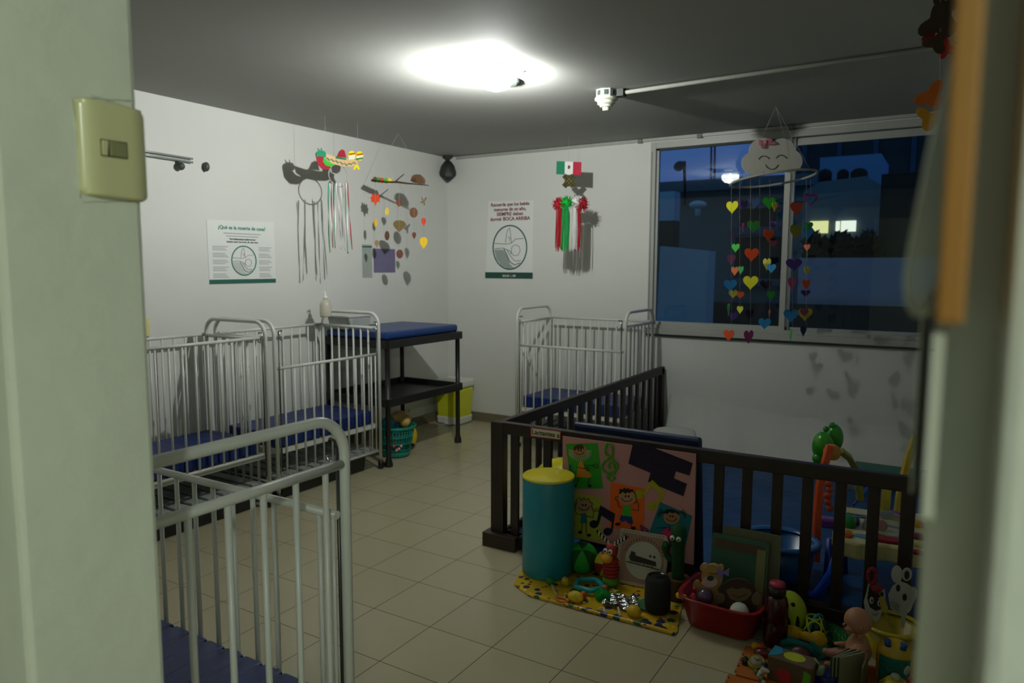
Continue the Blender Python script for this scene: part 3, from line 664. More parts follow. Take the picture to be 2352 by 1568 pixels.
for a_, b_ in (((1294, 405), (1315, 430)), ((1298, 401), (1320, 426)), ((1316, 401), (1294, 426)), ((1321, 405), (1299, 430))): m.tube([on(*a_, 'Y', 5.109), on(*b_, 'Y', 5.109)], .0028, 6, mi=1)
m.build('crossed_ribbon', [P('2c2a14', .6), P('7d7420', .5)], fg)
for cx, cy_, c_, xb_, zd in ((1283, 468, 'b01828', 1284, 0), (1302, 466, '0fae3c', 1300, -.03), (1323, 462, 'dededa', 1318, 0), (1338, 469, 'a81628', 1330, .02)):
    m = MB(); c0 = on(cx, cy_, 'Y', 5.12+zd)
    for i in range(110):
        d = V((random.gauss(0, 1), random.gauss(0, 1), random.gauss(0, 1))).normalized()
        m.tube([c0, c0+d*random.uniform(.042, .062)], .0028, 4, caps=False)
    m.sph(c0, .036, seg=12); pm = m.build('pompom', P(c_, .95), fg)
    m = MB(); base = on(xb_, 478, 'Y', 5.12+zd)
    for i in range(26):
        dx_ = random.uniform(-.032, .032); dy_ = random.uniform(-.014, .014); l = on(xb_, random.uniform(565, 578), 'Y', 5.12+zd).z
        m.tube([base+V((dx_*.8, dy_, 0)), V((base.x+dx_+random.uniform(-.002, .002), base.y+dy_, (base.z+l)/2)), V((base.x+dx_*1.05-.004, base.y+dy_, l))], .0023, 4, caps=False)
    m.build('yarn_tassel', P(c_ if c_ != '0fae3c' else '12a24c', .95), fg)
m = MB(); q = on(1306, 372, *FPn); m.tube([q, V((q.x, q.y, HC))], .0006, 5); m.build('thread', thread, fg)
# heart mobile
RC = atd(1775, 411, 4.6); RR = .262
hm = thing('heart_mobile', 'cloud and hoop mobile with strings of coloured paper hearts before the window', 'mobile', RC)
tl_ = V((.0, .0, 1)); ax1 = CR.copy(); ax1.z = -.012; ax1.normalize(); ax2 = (V((CW.x, CW.y, 0))).normalized()
ax1 = (ax1+Z*.115).normalized(); ax2 = (ax2-Z*.075).normalized()
MB().tube(circ(RC, ax1, ax2, RR, 60), .0075, 10, True).build('hoop', mat('hoop_grey', '9b9a8c', .6), hm)
cp = atd(1775, 360, 4.62); cn = V((CW.x, CW.y, 0)).normalized()
def onc(px, py, off=0): return onp(px, py, cp, cn, off)
m = MB()
ce = [(1733, 375, 30, 27), (1752, 348, 32, 31), (1795, 345, 30, 27), (1815, 370, 27, 27), (1775, 372, 36, 28)]
cloudm = mat('cloud_felt', 'b9b9ad', .9, bump=.1)
# outline of the union of discs
pts = []
for i in range(180):
    a = i*2*math.pi/180; dx_, dy_ = math.cos(a), math.sin(a); best = 0; ox, oy = 1775, 362
    for (ex, ey, ax, ay) in ce:
        A_ = (dx_/ax)**2+(dy_/ay)**2; B_ = 2*((ox-ex)*dx_/ax**2+(oy-ey)*dy_/ay**2); C2 = ((ox-ex)/ax)**2+((oy-ey)/ay)**2-1
        D_ = B_*B_-4*A_*C2
        if D_ > 0: best = max(best, (-B_+math.sqrt(D_))/(2*A_))
    pts.append(onc(ox+best*dx_, oy+best*dy_))
m.prism(pts, -cn, .008); m.build('cloud', cloudm, hm)
m = MB(); ink = mat('face_ink', '3f3f39', .8)
for arc in ([(1741, 366), (1745, 361), (1752, 358.5), (1760, 360), (1766, 365)], [(1781, 364), (1786, 358.5), (1793, 356.5), (1800, 358.5), (1806, 364)], [(1757, 379), (1761, 385), (1768, 389), (1776, 389), (1782, 385), (1786, 379)]):
    m.tube([onc(x, y, -.01) for x, y in arc], .0028, 6)
m.build('smiling_face', ink, hm)
bowm = mat('bow_pink', 'b8707c', .8, noise=.3)
m = MB()
for pl in ([(1740, 322), (1752, 330), (1750, 340), (1741, 332)], [(1752, 330), (1762, 318), (1772, 322), (1764, 334)], [(1748, 330), (1756, 330), (1753, 342), (1747, 340)], [(1762, 330), (1775, 326), (1780, 332), (1768, 334)]): m.prism([onc(x, y, -.009) for x, y in pl], -cn, .014)
m.sph(onc(1756, 328, -.015), .016, seg=12); m.build('bow', bowm, hm)
HE = [(1682, 477, 21, 30, 'e6e21a', -.1), (1695, 468, 8, 21, 'c4569a', .1), (1709, 471, 21, 22, '3b2a6a', .2), (1732, 468, 25, 29, '17355c', .22), (1766, 467, 30, 28, '1d9a1d', -.2), (1779, 475, 17, 22, 'dccc22', -.24), (1829, 480, 32, 32, 'a83a14', -.15), (1862, 459, 32, 31, '8a2f66', .0), (1862, 460, 20, 20, '17507c', -.01),
      (1707, 522, 11, 20, 'd0609c', .12), (1730, 521, 29, 29, '126a1e', -.2), (1765, 541, 28, 30, 'e85a20', -.22), (1776, 516, 15, 18, '43266c', .1), (1827, 533, 33, 35, '8a8418', -.15), (1857, 520, 21, 20, '147028', .05), (1855, 536, 29, 30, '2080b8', .08),
      (1680, 542, 21, 22, '201a3a', .2), (1690, 570, 13, 21, '4fd050', -.1), (1726, 586, 33, 32, 'e8521e', -.25), (1776, 560, 18, 18, '5c1838', .1), (1854, 569, 9, 17, 'd87048', .1), (1853, 588, 8, 22, '60b070', .1),
      (1680, 597, 14, 26, '4c1c3c', .18), (1688, 623, 11, 21, 'e87848', -.05), (1702, 621, 7, 20, '48b068', .1), (1762, 607, 9, 28, 'c8c850', .0), (1772, 617, 16, 22, '2088c0', -.1), (1823, 609, 38, 30, '34206c', -.15), (1853, 622, 18, 21, 'ccc828', .0),
      (1677, 656, 31, 28, '1c7cb8', -.1), (1724, 650, 31, 33, 'e4e020', -.25), (1759, 655, 27, 24, '1c1836', .2), (1819, 652, 27, 31, 'b84a80', -.12), (1851, 654, 24, 26, 'd85a20', -.02), (1850, 674, 22, 17, '2a1850', .1),
      (1684, 676, 18, 20, '8a8a20', .1), (1700, 678, 18, 18, 'c8501c', .16), (1771, 680, 22, 23, '24a428', .05), (1673, 711, 13, 29, '60c868', -.1), (1700, 712, 9, 19, 'c8c840', .05), (1684, 727, 20, 20, '3c2470', .15), (1721, 723, 24, 27, '1c1430', .2),
      (1767, 721, 10, 20, 'e88058', .1), (1756, 744, 27, 27, '1c80b8', -.2), (1816, 726, 34, 32, '1c78b4', -.15), (1849, 723, 34, 30, '9c9418', .0), (1847, 718, 20, 19, '6c2048', -.02), (1674, 771, 18, 28, 'd84c1c', -.1), (1719, 774, 28, 32, 'b03c84', -.25), (1815, 770, 6, 30, '40a050', -.1), (1845, 760, 22, 28, '1c1a3c', .0)]
def heart(n=24):
    o = []
    for i in range(n):
        t_ = 2*math.pi*i/n; x = 16*math.sin(t_)**3; y = 13*math.cos(t_)-5*math.cos(2*t_)-2*math.cos(3*t_)-math.cos(4*t_); o.append((x/32, (y+2.5)/29))
    return o
HS = heart(); cnm = {}
for px, py, w_, h_, c_, dd in HE:
    c0 = atd(px, py, 4.6+dd); s_ = (4.6+dd)/FPX; hh = h_*s_; ww = max(w_*s_, .002); full = hh*1.02
    ang = math.acos(min(1, ww/max(full, ww)))*(1 if (px % 2) else -1)
    a_ = Matrix.Rotation(ang, 3, 'Z') @ (V((CR.x, CR.y, 0)).normalized()); n_ = a_.cross(Z)
    wd = max(full, ww)
    m = MB().prism([c0+a_*(x*wd)+Z*(y*hh) for x, y in HS], n_, .0025); m.build('paper_heart', P(c_, .75), hm)
m = MB()
for px, dd, yb_ in ((1680, -.1, 771), (1699, .16, 712), (1724, -.25, 774), (1745, .22, 655), (1768, -.1, 744), (1820, -.15, 770), (1852, .0, 760), (1862, 0, 459)):
    m.tube([atd(px, 412, 4.6+dd), atd(px, yb_, 4.6+dd)], .0006, 5)
q = V((RC.x, RC.y, HC))
for a in range(4): m.tube([RC+ax1*(RR*math.cos(a*math.pi/2+.6))+ax2*(RR*math.sin(a*math.pi/2+.6)), q], .0006, 5)
m.build('thread', thread, hm)
# ------------------------------------------------------------------ playpen fence
FY = 3.08
pf = thing('playpen_fence', 'low dark wooden slatted playpen fence with a front and a side panel', 'fence', (-1.97, FY, 0))
m = MB(); m.lims(-1.995, -.06, FY-.02, FY+.02, .60, .66); m.build('top_rail', wood, pf, bevel=.004)
m = MB(); m.lims(-1.99, -.06, FY-.02, FY+.03, .02, .075); m.build('base_rail', wood, pf, bevel=.004)
m = MB(); m.lims(-1.975, -1.94, FY+.02, 5.52, .60, .66); m.build('top_rail', wood, pf, bevel=.004)
m = MB(); m.lims(-1.97, -1.945, FY+.03, 5.52, .02, .075); m.build('base_rail', wood, pf, bevel=.004)
m = MB(); m.lims(-2.0, -1.925, FY-.025, FY+.025, .075, .658); m.build('post', wood, pf, bevel=.004)
m = MB(); m.lims(-.125, -.075, FY-.022, FY+.022, 0, .655); m.build('post', wood, pf, bevel=.004)
m = MB(); m.lims(-1.975, -1.94, 5.46, 5.52, 0, .655); m.build('post', wood, pf, bevel=.004)
m = MB(); m.lims(-2.03, -1.83, FY-.06, FY+.05, 0, .075); m.build('foot_block', mat('foot_wood', '2c1d14', .6), pf, bevel=.004)
xs = [-1.864, -1.794, -1.676, -1.554, -1.432, -1.31, -1.189, -1.067, -.945, -.824, -.704, -.58, -.462, -.337, -.218]
for x in xs:
    m = MB(); m.lims(x-.0215, x+.0215, FY-.009, FY+.009, .07, .605); m.build('slat', wood, pf, bevel=.003)
y_ = 3.22
while y_ < 5.42:
    m = MB(); m.lims(-1.966, -1.949, y_-.024, y_+.024, .07, .605); m.build('slat', wood, pf, bevel=.003); y_ += .135
# sign
sg = thing('name_sign', 'small framed handwritten sign reading Lactantes a on the fence rail', 'sign', (-1.67, FY-.025, .6))
m = MB(); q = [on(*p, 'Y', FY-.023) for p in ((1219, 981), (1289, 990), (1288, 1010), (1219, 1002))]; m.prism(q, -Y, .003); m.build('border', P('a03c40', .7), sg, 'red border')
m = MB(); q = [on(*p, 'Y', FY-.0265) for p in ((1221, 983), (1286.5, 992), (1286, 1008), (1221, 1000))]; m.prism(q, -Y, .001); m.build('card', P('cfc8ae', .7), sg)
m = MB().text('Lactantes a', V((-1.752, FY-.0285, .624)), X, Z, .0345, 0, bold=.0007)
m.build('lettering', P('3a4a38', .8), sg)
# ------------------------------------------------------------------ pink music board
BY = FY-.03
bd = thing('music_board', 'large pink craft board with paper children and music notes hung on the fence', 'board', (-1.24, BY, .14))
def Bp(pts): return [on(x, y, 'Y', BY-.004) for x, y in pts]
def C5(x, y): return (1280+x/5.226, 990+y/5.226)
m = MB().prism([on(*C5(*p), 'Y', BY) for p in ((68, 55), (1668, 270), (1640, 1600), (70, 1245))], -Y, .004)
m.build('panel', mat('pink_foam', 'c08a8a', .85, noise=.05), bd)
def dec(name, col_, polys, lvl=1, parent=bd, label=None):
    m = MB()
    for pl in polys: m.prism([on(*C5(*p), 'Y', BY-.0042-.0011*(lvl-1)) for p in pl], -Y, .001)
    return m.build(name, P(col_, .8), parent, label)
def lines(name, col_, ls, w_=.0017, lvl=5, parent=bd):
    m = MB()
    for l in ls: m.tube([on(*C5(*p), 'Y', BY-.0042-.0011*lvl) for p in l], w_, 5)
    return m.build(name, P(col_, .8), parent)
g1 = dec('picture_card', '2f9a1e', [[(102, 152), (485, 142), (552, 688), (165, 690)]], label='green picture card')
g2 = dec('picture_card', 'a8b03a', [[(145, 722), (532, 800), (530, 1325), (145, 1262)]], label='olive picture card')
g3 = dec('picture_card', 'e8641a', [[(640, 608), (1052, 690), (1040, 1235), (625, 1150)]], label='orange picture card')
g4 = dec('picture_card', '12707c', [[(1235, 850), (1622, 1015), (1530, 1420), (1065, 1320)]], label='teal picture card')
def kid(par, hx, hy, hr, faceo, hair, sketch, clothes):
    dec('face', faceo, [ell(hx, hy, hr, hr*.85, 24)], 3, par)
    for c_, pl in clothes: dec('clothing', c_, [pl], 2, par)
    eye = [ell(hx-hr*.18, hy-hr*.1, hr*.1, hr*.13, 10), ell(hx+hr*.15, hy-hr*.08, hr*.1, hr*.13, 10)]
    dec('eyes', '15130f', eye, 4, par)
    lines('ink_lines', '2b241c', [[(hx-hr*.65, hy+hr*.15), (hx-hr*.4, hy+hr*.42), (hx-.02, hy+hr*.5), (hx+hr*.35, hy+hr*.42), (hx+hr*.55, hy+hr*.15)]]+sketch, parent=par)
kid(g1, 270, 238, 88, 'b0855a', 0, [[(240, 430), (355, 455)], [(320, 405), (435, 412)], [(430, 412), (450, 390), (485, 398), (490, 430), (455, 440), (432, 420)], [(340, 445), (360, 430), (385, 450), (375, 475), (345, 470)], [(262, 560), (228, 645)], [(385, 560), (368, 650)]],
    [('d98a1e', [(262, 365), (305, 360), (325, 440), (415, 525), (395, 555), (225, 550), (248, 450)])])
dec('hair', '4a2a18', [[(190, 225), (205, 180), (255, 158), (310, 165), (322, 215), (300, 205), (290, 225), (270, 208), (250, 228), (235, 208), (215, 232)]], 4, g1)
m = MB()
for i in range(20):
    a = math.radians(-10+200*i/19); r1, r2 = 88, 140
    m.tube([on(*C5(270+r1*math.cos(a), 248+r1*.8*math.sin(a)), 'Y', BY-.008), on(*C5(275+r2*math.cos(a+.05), 250+r2*.82*math.sin(a+.05)), 'Y', BY-.009)], .0016, 5)
m.build('hair_strands', P('d8d8c8', .8), g1)
dec('shoes', '14120f', [ell(210, 655, 24, 16, 12), ell(388, 657, 26, 16, 12)], 4, g1)
kid(g2, 325, 895, 105, 'ab8a60', 0, [[(220, 880), (215, 960), (240, 995), (290, 1000)], [(355, 1020), (430, 1035), (440, 960), (465, 930), (495, 935), (490, 965), (450, 960)], [(300, 1100), (292, 1195)], [(345, 1105), (350, 1225)], [(230, 880), (200, 885), (190, 870), (215, 855), (230, 870), (235, 815), (265, 800), (290, 830), (320, 800), (345, 825), (375, 805), (395, 850), (425, 870), (405, 900), (430, 930), (420, 960)]],
    [('10707c', [(292, 985), (350, 985), (360, 1105), (275, 1100)])])
dec('shoes', '14120f', [ell(275, 1212, 28, 18, 12), ell(380, 1248, 28, 18, 12)], 4, g2)
kid(g3, 840, 790, 108, 'b88a62', 0, [[(735, 785), (700, 790), (695, 820), (720, 825), (735, 905), (775, 915)], [(890, 935), (975, 955), (975, 870), (950, 845)], [(765, 1080), (740, 1115)], [(880, 1100), (890, 1150)], [(900, 700), (940, 760), (950, 830), (920, 870)]],
    [('3fae2e', [(790, 890), (880, 890), (888, 1022), (778, 1015)]), ('103c80', [(765, 1005), (895, 1025), (912, 1110), (850, 1105), (820, 1070), (795, 1090), (748, 1065)])])
dec('hair', '0f1a12', [[(742, 760), (750, 690), (790, 700), (800, 672), (830, 695), (850, 680), (870, 700), (900, 695), (925, 730), (890, 725), (870, 745), (845, 730), (820, 752), (790, 725), (765, 745)]], 4, g3)
dec('shoes', '14120f', [ell(725, 1115, 32, 18, 12), ell(915, 1163, 30, 20, 12)], 4, g3)
kid(g4, 1375, 1030, 100, 'ab7a50', 0, [[(1195, 1160), (1310, 1155)], [(1345, 1130), (1340, 1200)]], [('cc2f68', [(1350, 1135), (1385, 1335), (1218, 1240)])])
dec('hair', '0f100f', [[(1280, 975), (1300, 940), (1380, 935), (1450, 970), (1470, 1010), (1420, 975), (1380, 985), (1350, 970), (1320, 995)]], 4, g4)
m = MB()
for sx, ox in ((-1, 1285), (1, 1465)):
    for j in range(4): m.tube([on(*C5(ox, 985-j*8), 'Y', BY-.008), on(*C5(ox+sx*(45), 930+j*22), 'Y', BY-.009), on(*C5(ox+sx*(78), 985+j*20), 'Y', BY-.009)], .0012, 5)
m.build('pigtails', P('15110d', .8), g4)
dec('shoe', '14120f', [ell(1145, 1242, 28, 18, 12)], 4, g4)
def note(pls, c_, label): return dec('music_note', c_, pls, 3, label=label)
note([ell(440, 1115, 55, 48), [(470, 1110), (515, 890), (695, 990), (662, 1215), (640, 1205), (655, 1090), (530, 1010), (500, 1115)], ell(605, 1205, 52, 48)], '191433', 'dark navy note')
note([ell(985, 755, 52, 60), [(1010, 770), (1120, 600), (1145, 585), (1300, 740), (1185, 920), (1160, 900), (1235, 745), (1130, 660), (1035, 790)], ell(1130, 900, 50, 55)], 'a8a018', 'mustard note')
note([ell(130, 1195, 52, 50), [(145, 1200), (85, 955), (100, 952), (150, 1010), (190, 1040), (212, 1118), (160, 1070), (175, 1195)]], '8e2c26', 'red note')
note([ell(95, 605, 52, 50), [(130, 600), (148, 402), (168, 402), (150, 625)]], '1e5478', 'blue note')
note([[(988, 1125), (1015, 1125), (1100, 1180), (1095, 1230), (1040, 1180), (1062, 1310), (1030, 1310)]], '86305c', 'plum note')
m = MB(); cl_ = [(690, 560), (640, 590), (600, 540), (660, 520), (690, 480), (665, 330), (580, 270), (590, 160), (630, 150), (665, 210), (650, 300), (560, 370), (540, 450), (600, 500), (690, 480), (725, 410), (680, 370), (620, 400), (640, 460)]
sm_l = []
for i in range(len(cl_)-1):
    p0, p1, p2, p3 = [V(cl_[max(0, min(len(cl_)-1, k))]+(0,)) for k in (i-1, i, i+1, i+2)]
    for q_ in range(5):
        t_ = q_/5; sm_l.append((.5*(2*p1+(p2-p0)*t_+(2*p0-5*p1+4*p2-p3)*t_*t_+(3*p1-p0-3*p2+p3)*t_**3))[:2])
m.tube([on(*C5(*p), 'Y', BY-.007) for p in sm_l], .0058, 8); m.build('treble_clef', P('4f9a1e', .8), bd, 'green treble clef')
m = MB().prism([on(*C5(*p), 'Y', BY-.0045) for p in ((915, 120), (1130, 170), (1200, 215), (1625, 382), (1588, 532), (1425, 480), (1400, 565), (1555, 630), (1515, 780), (1090, 605), (1120, 500), (855, 388))], -Y, .002)
m.build('flower_panel', mat('crepe_purple', '241a30', .9, noise=.3, bump=1, bscale=120), bd, 'dark purple crepe paper shape')
# ------------------------------------------------------------------ pen interior
m = MB(); m.grid(40, 40, lambda u, v: (-1.93+2.1*u, 3.14+2.2*v, .045+.006*math.sin(u*23+v*9)*math.sin(v*17-u*5)))
m.lims(-1.93, .17, 3.14, 5.34, .001, .036)
tag(m.build('play_mat', mat('play_mat_blue', '083c6a', .5, noise=.4, nscale=5, bump=.6, bscale=14, spec=.25)), 'large blue padded floor mat with wrinkled plastic cover inside the playpen', 'mat')
m = MB()
def lean(u, v):
    x = -1.56+.62*u; b_ = (1-v); return (x+.1*b_*(u), 3.15+.16*v*0+.03*math.sin(u*3)+.12*b_, .03+.665*v-.012*u)
m.box((-1.245, 3.19, .365), (.64, .035, .66), M=rot(0, math.radians(8)))
tag(m.build('gym_mat', navyv, bevel=.014), 'navy folded gym mat standing upright behind the pink board', 'mat')
ball('exercise_ball', 'large shiny yellow ball inside the playpen behind the teal cylinder', 'ball', (-1.755, 3.39, .24), .182, P('d6cf1c', .18))
m = MB()
def sheet(u, v):
    x = -1.9+2.08*u; w1 = .5+.5*math.sin(x*9+v*3); z = .05+(.40+.05*math.sin(x*2.3))*v
    off = -.006+.21*(1-v)**1.8+.022*w1*(1-v)*math.sin(x*21)+.012*math.sin(v*9+x*4)*(1-v)*v
    return (x, Y0-off, z+.02*math.sin(x*7)*(1-v))
m.grid(90, 16, sheet)
o = m.build('draped_sheet', mat('sheet_white', 'c9cac4', .8, noise=.05, bump=.25, bscale=6), norm=False)
md = o.modifiers.new('s', 'SOLIDIFY'); md.thickness = .003
tag(o, 'white cloth draped along the foot of the wall under the window', 'sheet')
m = MB().sph((-1.66, 4.98, .205), (.15, .11, .05), seg=28, M=rot(.45, .55), fn=lambda p: V((max(-1, min(1, p.x*1.35)), max(-1, min(1, p.y*1.35)), p.z)))
tag(m.build('pillow', mat('pillow_white', 'bcbcb4', .85, bump=.3, bscale=12)), 'white pillow in the corner of the playpen', 'pillow')
m = MB().box((-.24, 5.18, .10), (.56, .26, .10)); tag(m.build('green_cushion', mat('green_cloth', '3f6f60', .9, bump=.6, bscale=40), bevel=.03), 'green patterned cushion on the mat at the wall under the window', 'cushion')
# play gym: orange post, yellow arms, green frog
pg = thing('play_gym', 'plastic activity gym with an orange post, yellow arms and a green frog', 'activity gym', (-.5, 3.7, 0))
def pathd(pts): return [atd(x, y, d) for x, y, d in pts]
def flatbar(m, pts, w_, th_, mi=0):
    """bar of rectangular section along points"""
    side = V((CR.x, CR.y, 0)).normalized(); rings = []
    for i, p in enumerate(pts):
        a = (pts[min(i+1, len(pts)-1)]-pts[max(i-1, 0)]).normalized(); n_ = side.cross(a).normalized(); s2 = a.cross(n_).normalized()
        rings.append([m.bm.verts.new(p+s2*(w_/2*sx)+n_*(th_/2*sy_)) for sx, sy_ in ((-1, -1), (1, -1), (1, 1), (-1, 1))])
    for i in range(len(pts)-1):
        for k in range(4): m.face([rings[i][k], rings[i][(k+1) % 4], rings[i+1][(k+1) % 4], rings[i+1][k]], mi)
    m.face(rings[0], mi); m.face(rings[-1], mi); return m
m = MB(); flatbar(m, pathd([(1874, 1290, 3.42), (1876, 1200, 3.42), (1882, 1120, 3.42), (1893, 1070, 3.42), (1906, 1022, 3.42)]), .034, .03)
m.build('post', P('d8501a', .25), pg, 'orange post', bevel=.006)
m = MB(); c0 = atd(1911, 1038, 3.44); M3 = rot(YAW) @ Matrix.Rotation(math.pi/2, 3, 'X')
m.lathe([(0, -.02), (.036, -.02), (.04, 0), (.036, .02), (0, .02)], c0, 24, M=rot(.9) @ Matrix.Rotation(math.pi/2, 3, 'X')); m.build('hub', P('c9861c', .3), pg)
m = MB(); flatbar(m, pathd([(1930, 1035, 3.5), (1950, 1050, 3.55), (1964, 1075, 3.6), (1972, 1105, 3.62), (1976, 1150, 3.62)]), .03, .03); m.build('arm', P('8f8a22', .3), pg, 'olive yellow arm', bevel=.006)
m = MB(); flatbar(m, pathd([(2104, 1003, 3.75), (2090, 1040, 3.72), (2078, 1085, 3.7), (2068, 1130, 3.66), (2060, 1190, 3.6)]), .036, .03); m.build('arm', P('b8a01c', .3), pg, 'yellow arm', bevel=.006)
m = MB(); flatbar(m, pathd([(2038, 1105, 3.55), (2034, 1150, 3.5), (2030, 1190, 3.48)]), .04, .03); m.build('leg', P('b8a81c', .3), pg, bevel=.006)
gr = mat('frog_green', '2f8f1a', .22)
m = MB(); fc = atd(1890, 1025, 3.55)
m.sph(fc, (.05, .055, .075), M=rot(.5)); m.sph(atd(1915, 1005, 3.62), (.045, .05, .07), M=rot(.5)); m.sph(atd(1880, 1052, 3.55), .03); 
fr_ = m.build('frog', gr, pg, 'green frog figure')
m = MB().sph(atd(1912, 976, 3.6), .016, seg=12); m.sph(atd(1897, 985, 3.58), .015, seg=12); m.sph(atd(1920, 984, 3.6), .014, seg=12); m.build('crown', gr, fr_)
m = MB(); 
for k in range(5): m.sph(atd(1903+3*math.sin(k*2), 1110+k*14, 3.45), (.018, .014, .018), seg=10)
m.build('hanging_toy', P('b8461a', .6), pg, 'orange dangling toy')
MB().sph(atd(1955, 1115, 3.6), .03).build('mirror_ball', glassmat('toy_clear', tint=(.5, .6, .5), haze=.2), pg)
m = MB().tube([atd(1960, 1160, 3.6), atd(2000, 1110, 3.75)], .006); m.build('strut', P('1f3f9c', .4), pg, 'blue strut')
# activity table
at_ = thing('activity_table', 'cream toy activity table with coloured buttons and a clear dome in the playpen', 'activity table', (-.2, 3.42, .05))
crm = mat('cream_plastic', 'c4bc86', .35)
TZ = .33
top = [on(x, y, 'Z', TZ) for x, y in ((1912, 1215), (1940, 1162), (1975, 1166), (2010, 1172), (2060, 1175), (2140, 1178), (2170, 1215), (2160, 1268), (2100, 1264), (2040, 1250), (1975, 1248), (1925, 1236))]
m = MB().prism([p-Z*.075 for p in top], Z, .075); m.build('table_top', crm, at_, bevel=.012)
for (x, y, rx, ry_, hgt, c_, nm) in ((1949, 1198, .045, .045, .035, '24306c', 'roller'), (1949, 1206, .03, .03, .05, '18803c', 'roller'), (1945, 1228, .024, .024, .02, 'c8601c', 'button'), (2054, 1188, .03, .03, .03, '7a1c70', 'button'), (2105, 1204, .03, .03, .02, 'c8981c', 'button'), (2106, 1233, .028, .02, .02, '7c3040', 'button'), (2107, 1252, .026, .016, .012, '9aa040', 'button'), (2106, 1268, .026, .018, .014, '8c1824', 'button'), (2035, 1188, .02, .014, .02, '187c4c', 'button'), (1985, 1230, .045, .02, .006, '3d7d9a', 'sticker'), (1983, 1185, .05, .02, .006, '2c5470', 'sticker')):
    p = on(x, y, 'Z', TZ+.005); MB().lathe([(0, 0), (rx, 0), (rx, hgt*.6), (rx*.8, hgt), (0, hgt)], (p.x, p.y, TZ), 20, M=Matrix.Diagonal((1, ry_/rx, 1))).build(nm, P(c_, .3), at_)
p = on(2035, 1222, 'Z', TZ)
m = MB().sph((p.x, p.y+.02, TZ), (.095, .085, .085), seg=28); m.build('dome', glassmat('dome_clear', tint=(.85, .88, .88), haze=.12), at_, 'clear plastic dome')
MB().sph((p.x-.02, p.y+.02, TZ+.02), .025, seg=12).build('dome_ball', P('9c3c24', .4), at_)
p = on(2035, 1243, 'Z', TZ); MB().box((p.x-.005, p.y, TZ+.006), (.1, .05, .02), M=rot(.1)).build('slider', P('8c1420', .35), at_, 'red slider', bevel=.006)
for x, y in ((-.40, 3.36), (-.37, 3.55), (.02, 3.55), (.03, 3.3)):
    MB().lathe([(0, .045), (.028, .045), (.024, .1), (.018, .26), (0, .26)], (x, y, 0), 16).build('leg', P('182f8c', .35), at_, 'blue leg')
MB().box(atd(1908, 1200, 3.52), (.1, .06, .05), M=rot(.2)).build('handle', P('6c3c8c', .35), at_, 'purple handle', bevel=.012)
# blue tub seat
bt = thing('blue_tub', 'blue plastic baby seat tub just behind the fence slats', 'tub', (-.58, 3.42, .05))
bl = mat('tub_blue', '1c5ea0', .25)
c0 = V((-.61, 3.33, .052))
MB().lathe([(0, 0), (.13, .0), (.15, .02), (.17, .17), (.162, .17), (.14, .025), (0, .015)], c0, 36, M=Matrix.Diagonal((.92, .8, .95))).build('bowl', bl, bt)
MB().lathe([(.16, .165), (.19, .168), (.195, .182), (.185, .192), (.165, .19), (.158, .18)], c0, 36, M=Matrix.Diagonal((.92, .8, .95))).build('rim', bl, bt)
m = MB().tube([c0+V((.14, -.14, 0.0)), c0+V((.19, -.15, .02)), c0+V((.24, -.15, .12)), c0+V((.26, -.14, .22))], [.012, .02, .02, .016], 10); m.build('support', P('1a48b8', .3), bt)
# ------------------------------------------------------------------ soft cylinder
cyl = thing('foam_cylinder', 'tall teal foam cylinder with a yellow top in front of the fence', 'foam cylinder', (-1.575, 2.87, 0))
cc0 = V((-1.575, 2.905, .0076)); rr2 = .122
MB().lathe([(0, 0), (rr2-.01, 0), (rr2, .01), (rr2, .462), (rr2-.004, .468)], cc0, 48).build('side', mat('teal_vinyl', '0f7f90', .45), cyl)
MB().lathe([(rr2, .462), (rr2+.002, .468), (rr2-.004, .474), (0, .476)], cc0, 48).build('top', mat('yellow_vinyl', 'cfc018', .5), cyl, 'yellow top disc')
# ------------------------------------------------------------------ patterned mat in front of the fence
pm_ = bpy.data.materials.new('patterned_mat'); pm_.use_nodes = True; t = pm_.node_tree; b = t.nodes['Principled BSDF']
co = t.nodes.new('ShaderNodeTexCoord'); b.inputs['Roughness'].default_value = .35
prev = None
def spots(scale, thr, colr, prev, seed):
    mp = t.nodes.new('ShaderNodeMapping'); mp.inputs['Location'].default_value = (seed, seed*.7, 0); t.links.new(co.outputs['Object'], mp.inputs[0])
    vo = t.nodes.new('ShaderNodeTexVoronoi'); vo.inputs['Scale'].default_value = scale; t.links.new(mp.outputs[0], vo.inputs['Vector'])
    lt = t.nodes.new('ShaderNodeMath'); lt.operation = 'LESS_THAN'; lt.inputs[1].default_value = thr; t.links.new(vo.outputs['Distance'], lt.inputs[0])
    mx = t.nodes.new('ShaderNodeMix'); mx.data_type = 'RGBA'; t.links.new(lt.outputs[0], mx.inputs[0]); mx.inputs[7].default_value = rgb(colr)+(1,)
    if prev is None: mx.inputs[6].default_value = rgb('c9a416')+(1,)
    else: t.links.new(prev, mx.inputs[6])
    return mx.outputs[2]
prev = spots(16, .3, '27305c', prev, 1.3); prev = spots(15, .25, '1f5a34', prev, 4.1); prev = spots(22, .2, '8c2a20', prev, 7.7); prev = spots(25, .17, 'd8d0a8', prev, 2.9)
t.links.new(prev, b.inputs['Base Color'])
m = MB(); mp_ = [on(x, y, 'Z', .004) for x, y in ((1180, 1343), (1215, 1368), (1330, 1400), (1445, 1430), (1548, 1458), (1556, 1452), (1562, 1412), (1575, 1360))]
mp_ += [V((-.95, 3.06, .004)), V((-1.68, 3.0, .004)), V((-1.69, 2.85, .004))]
m.prism([p-Z*.0035 for p in mp_], Z, .007); fl = mp_[1:5]
m.tube([p+Z*.006+V((0, .004, 0)) for p in mp_[1:5]], .008, 8)
tag(m.build('patterned_mat', pm_, bevel=.002), 'yellow patterned baby mat spread on the tiles in front of the fence', 'mat')
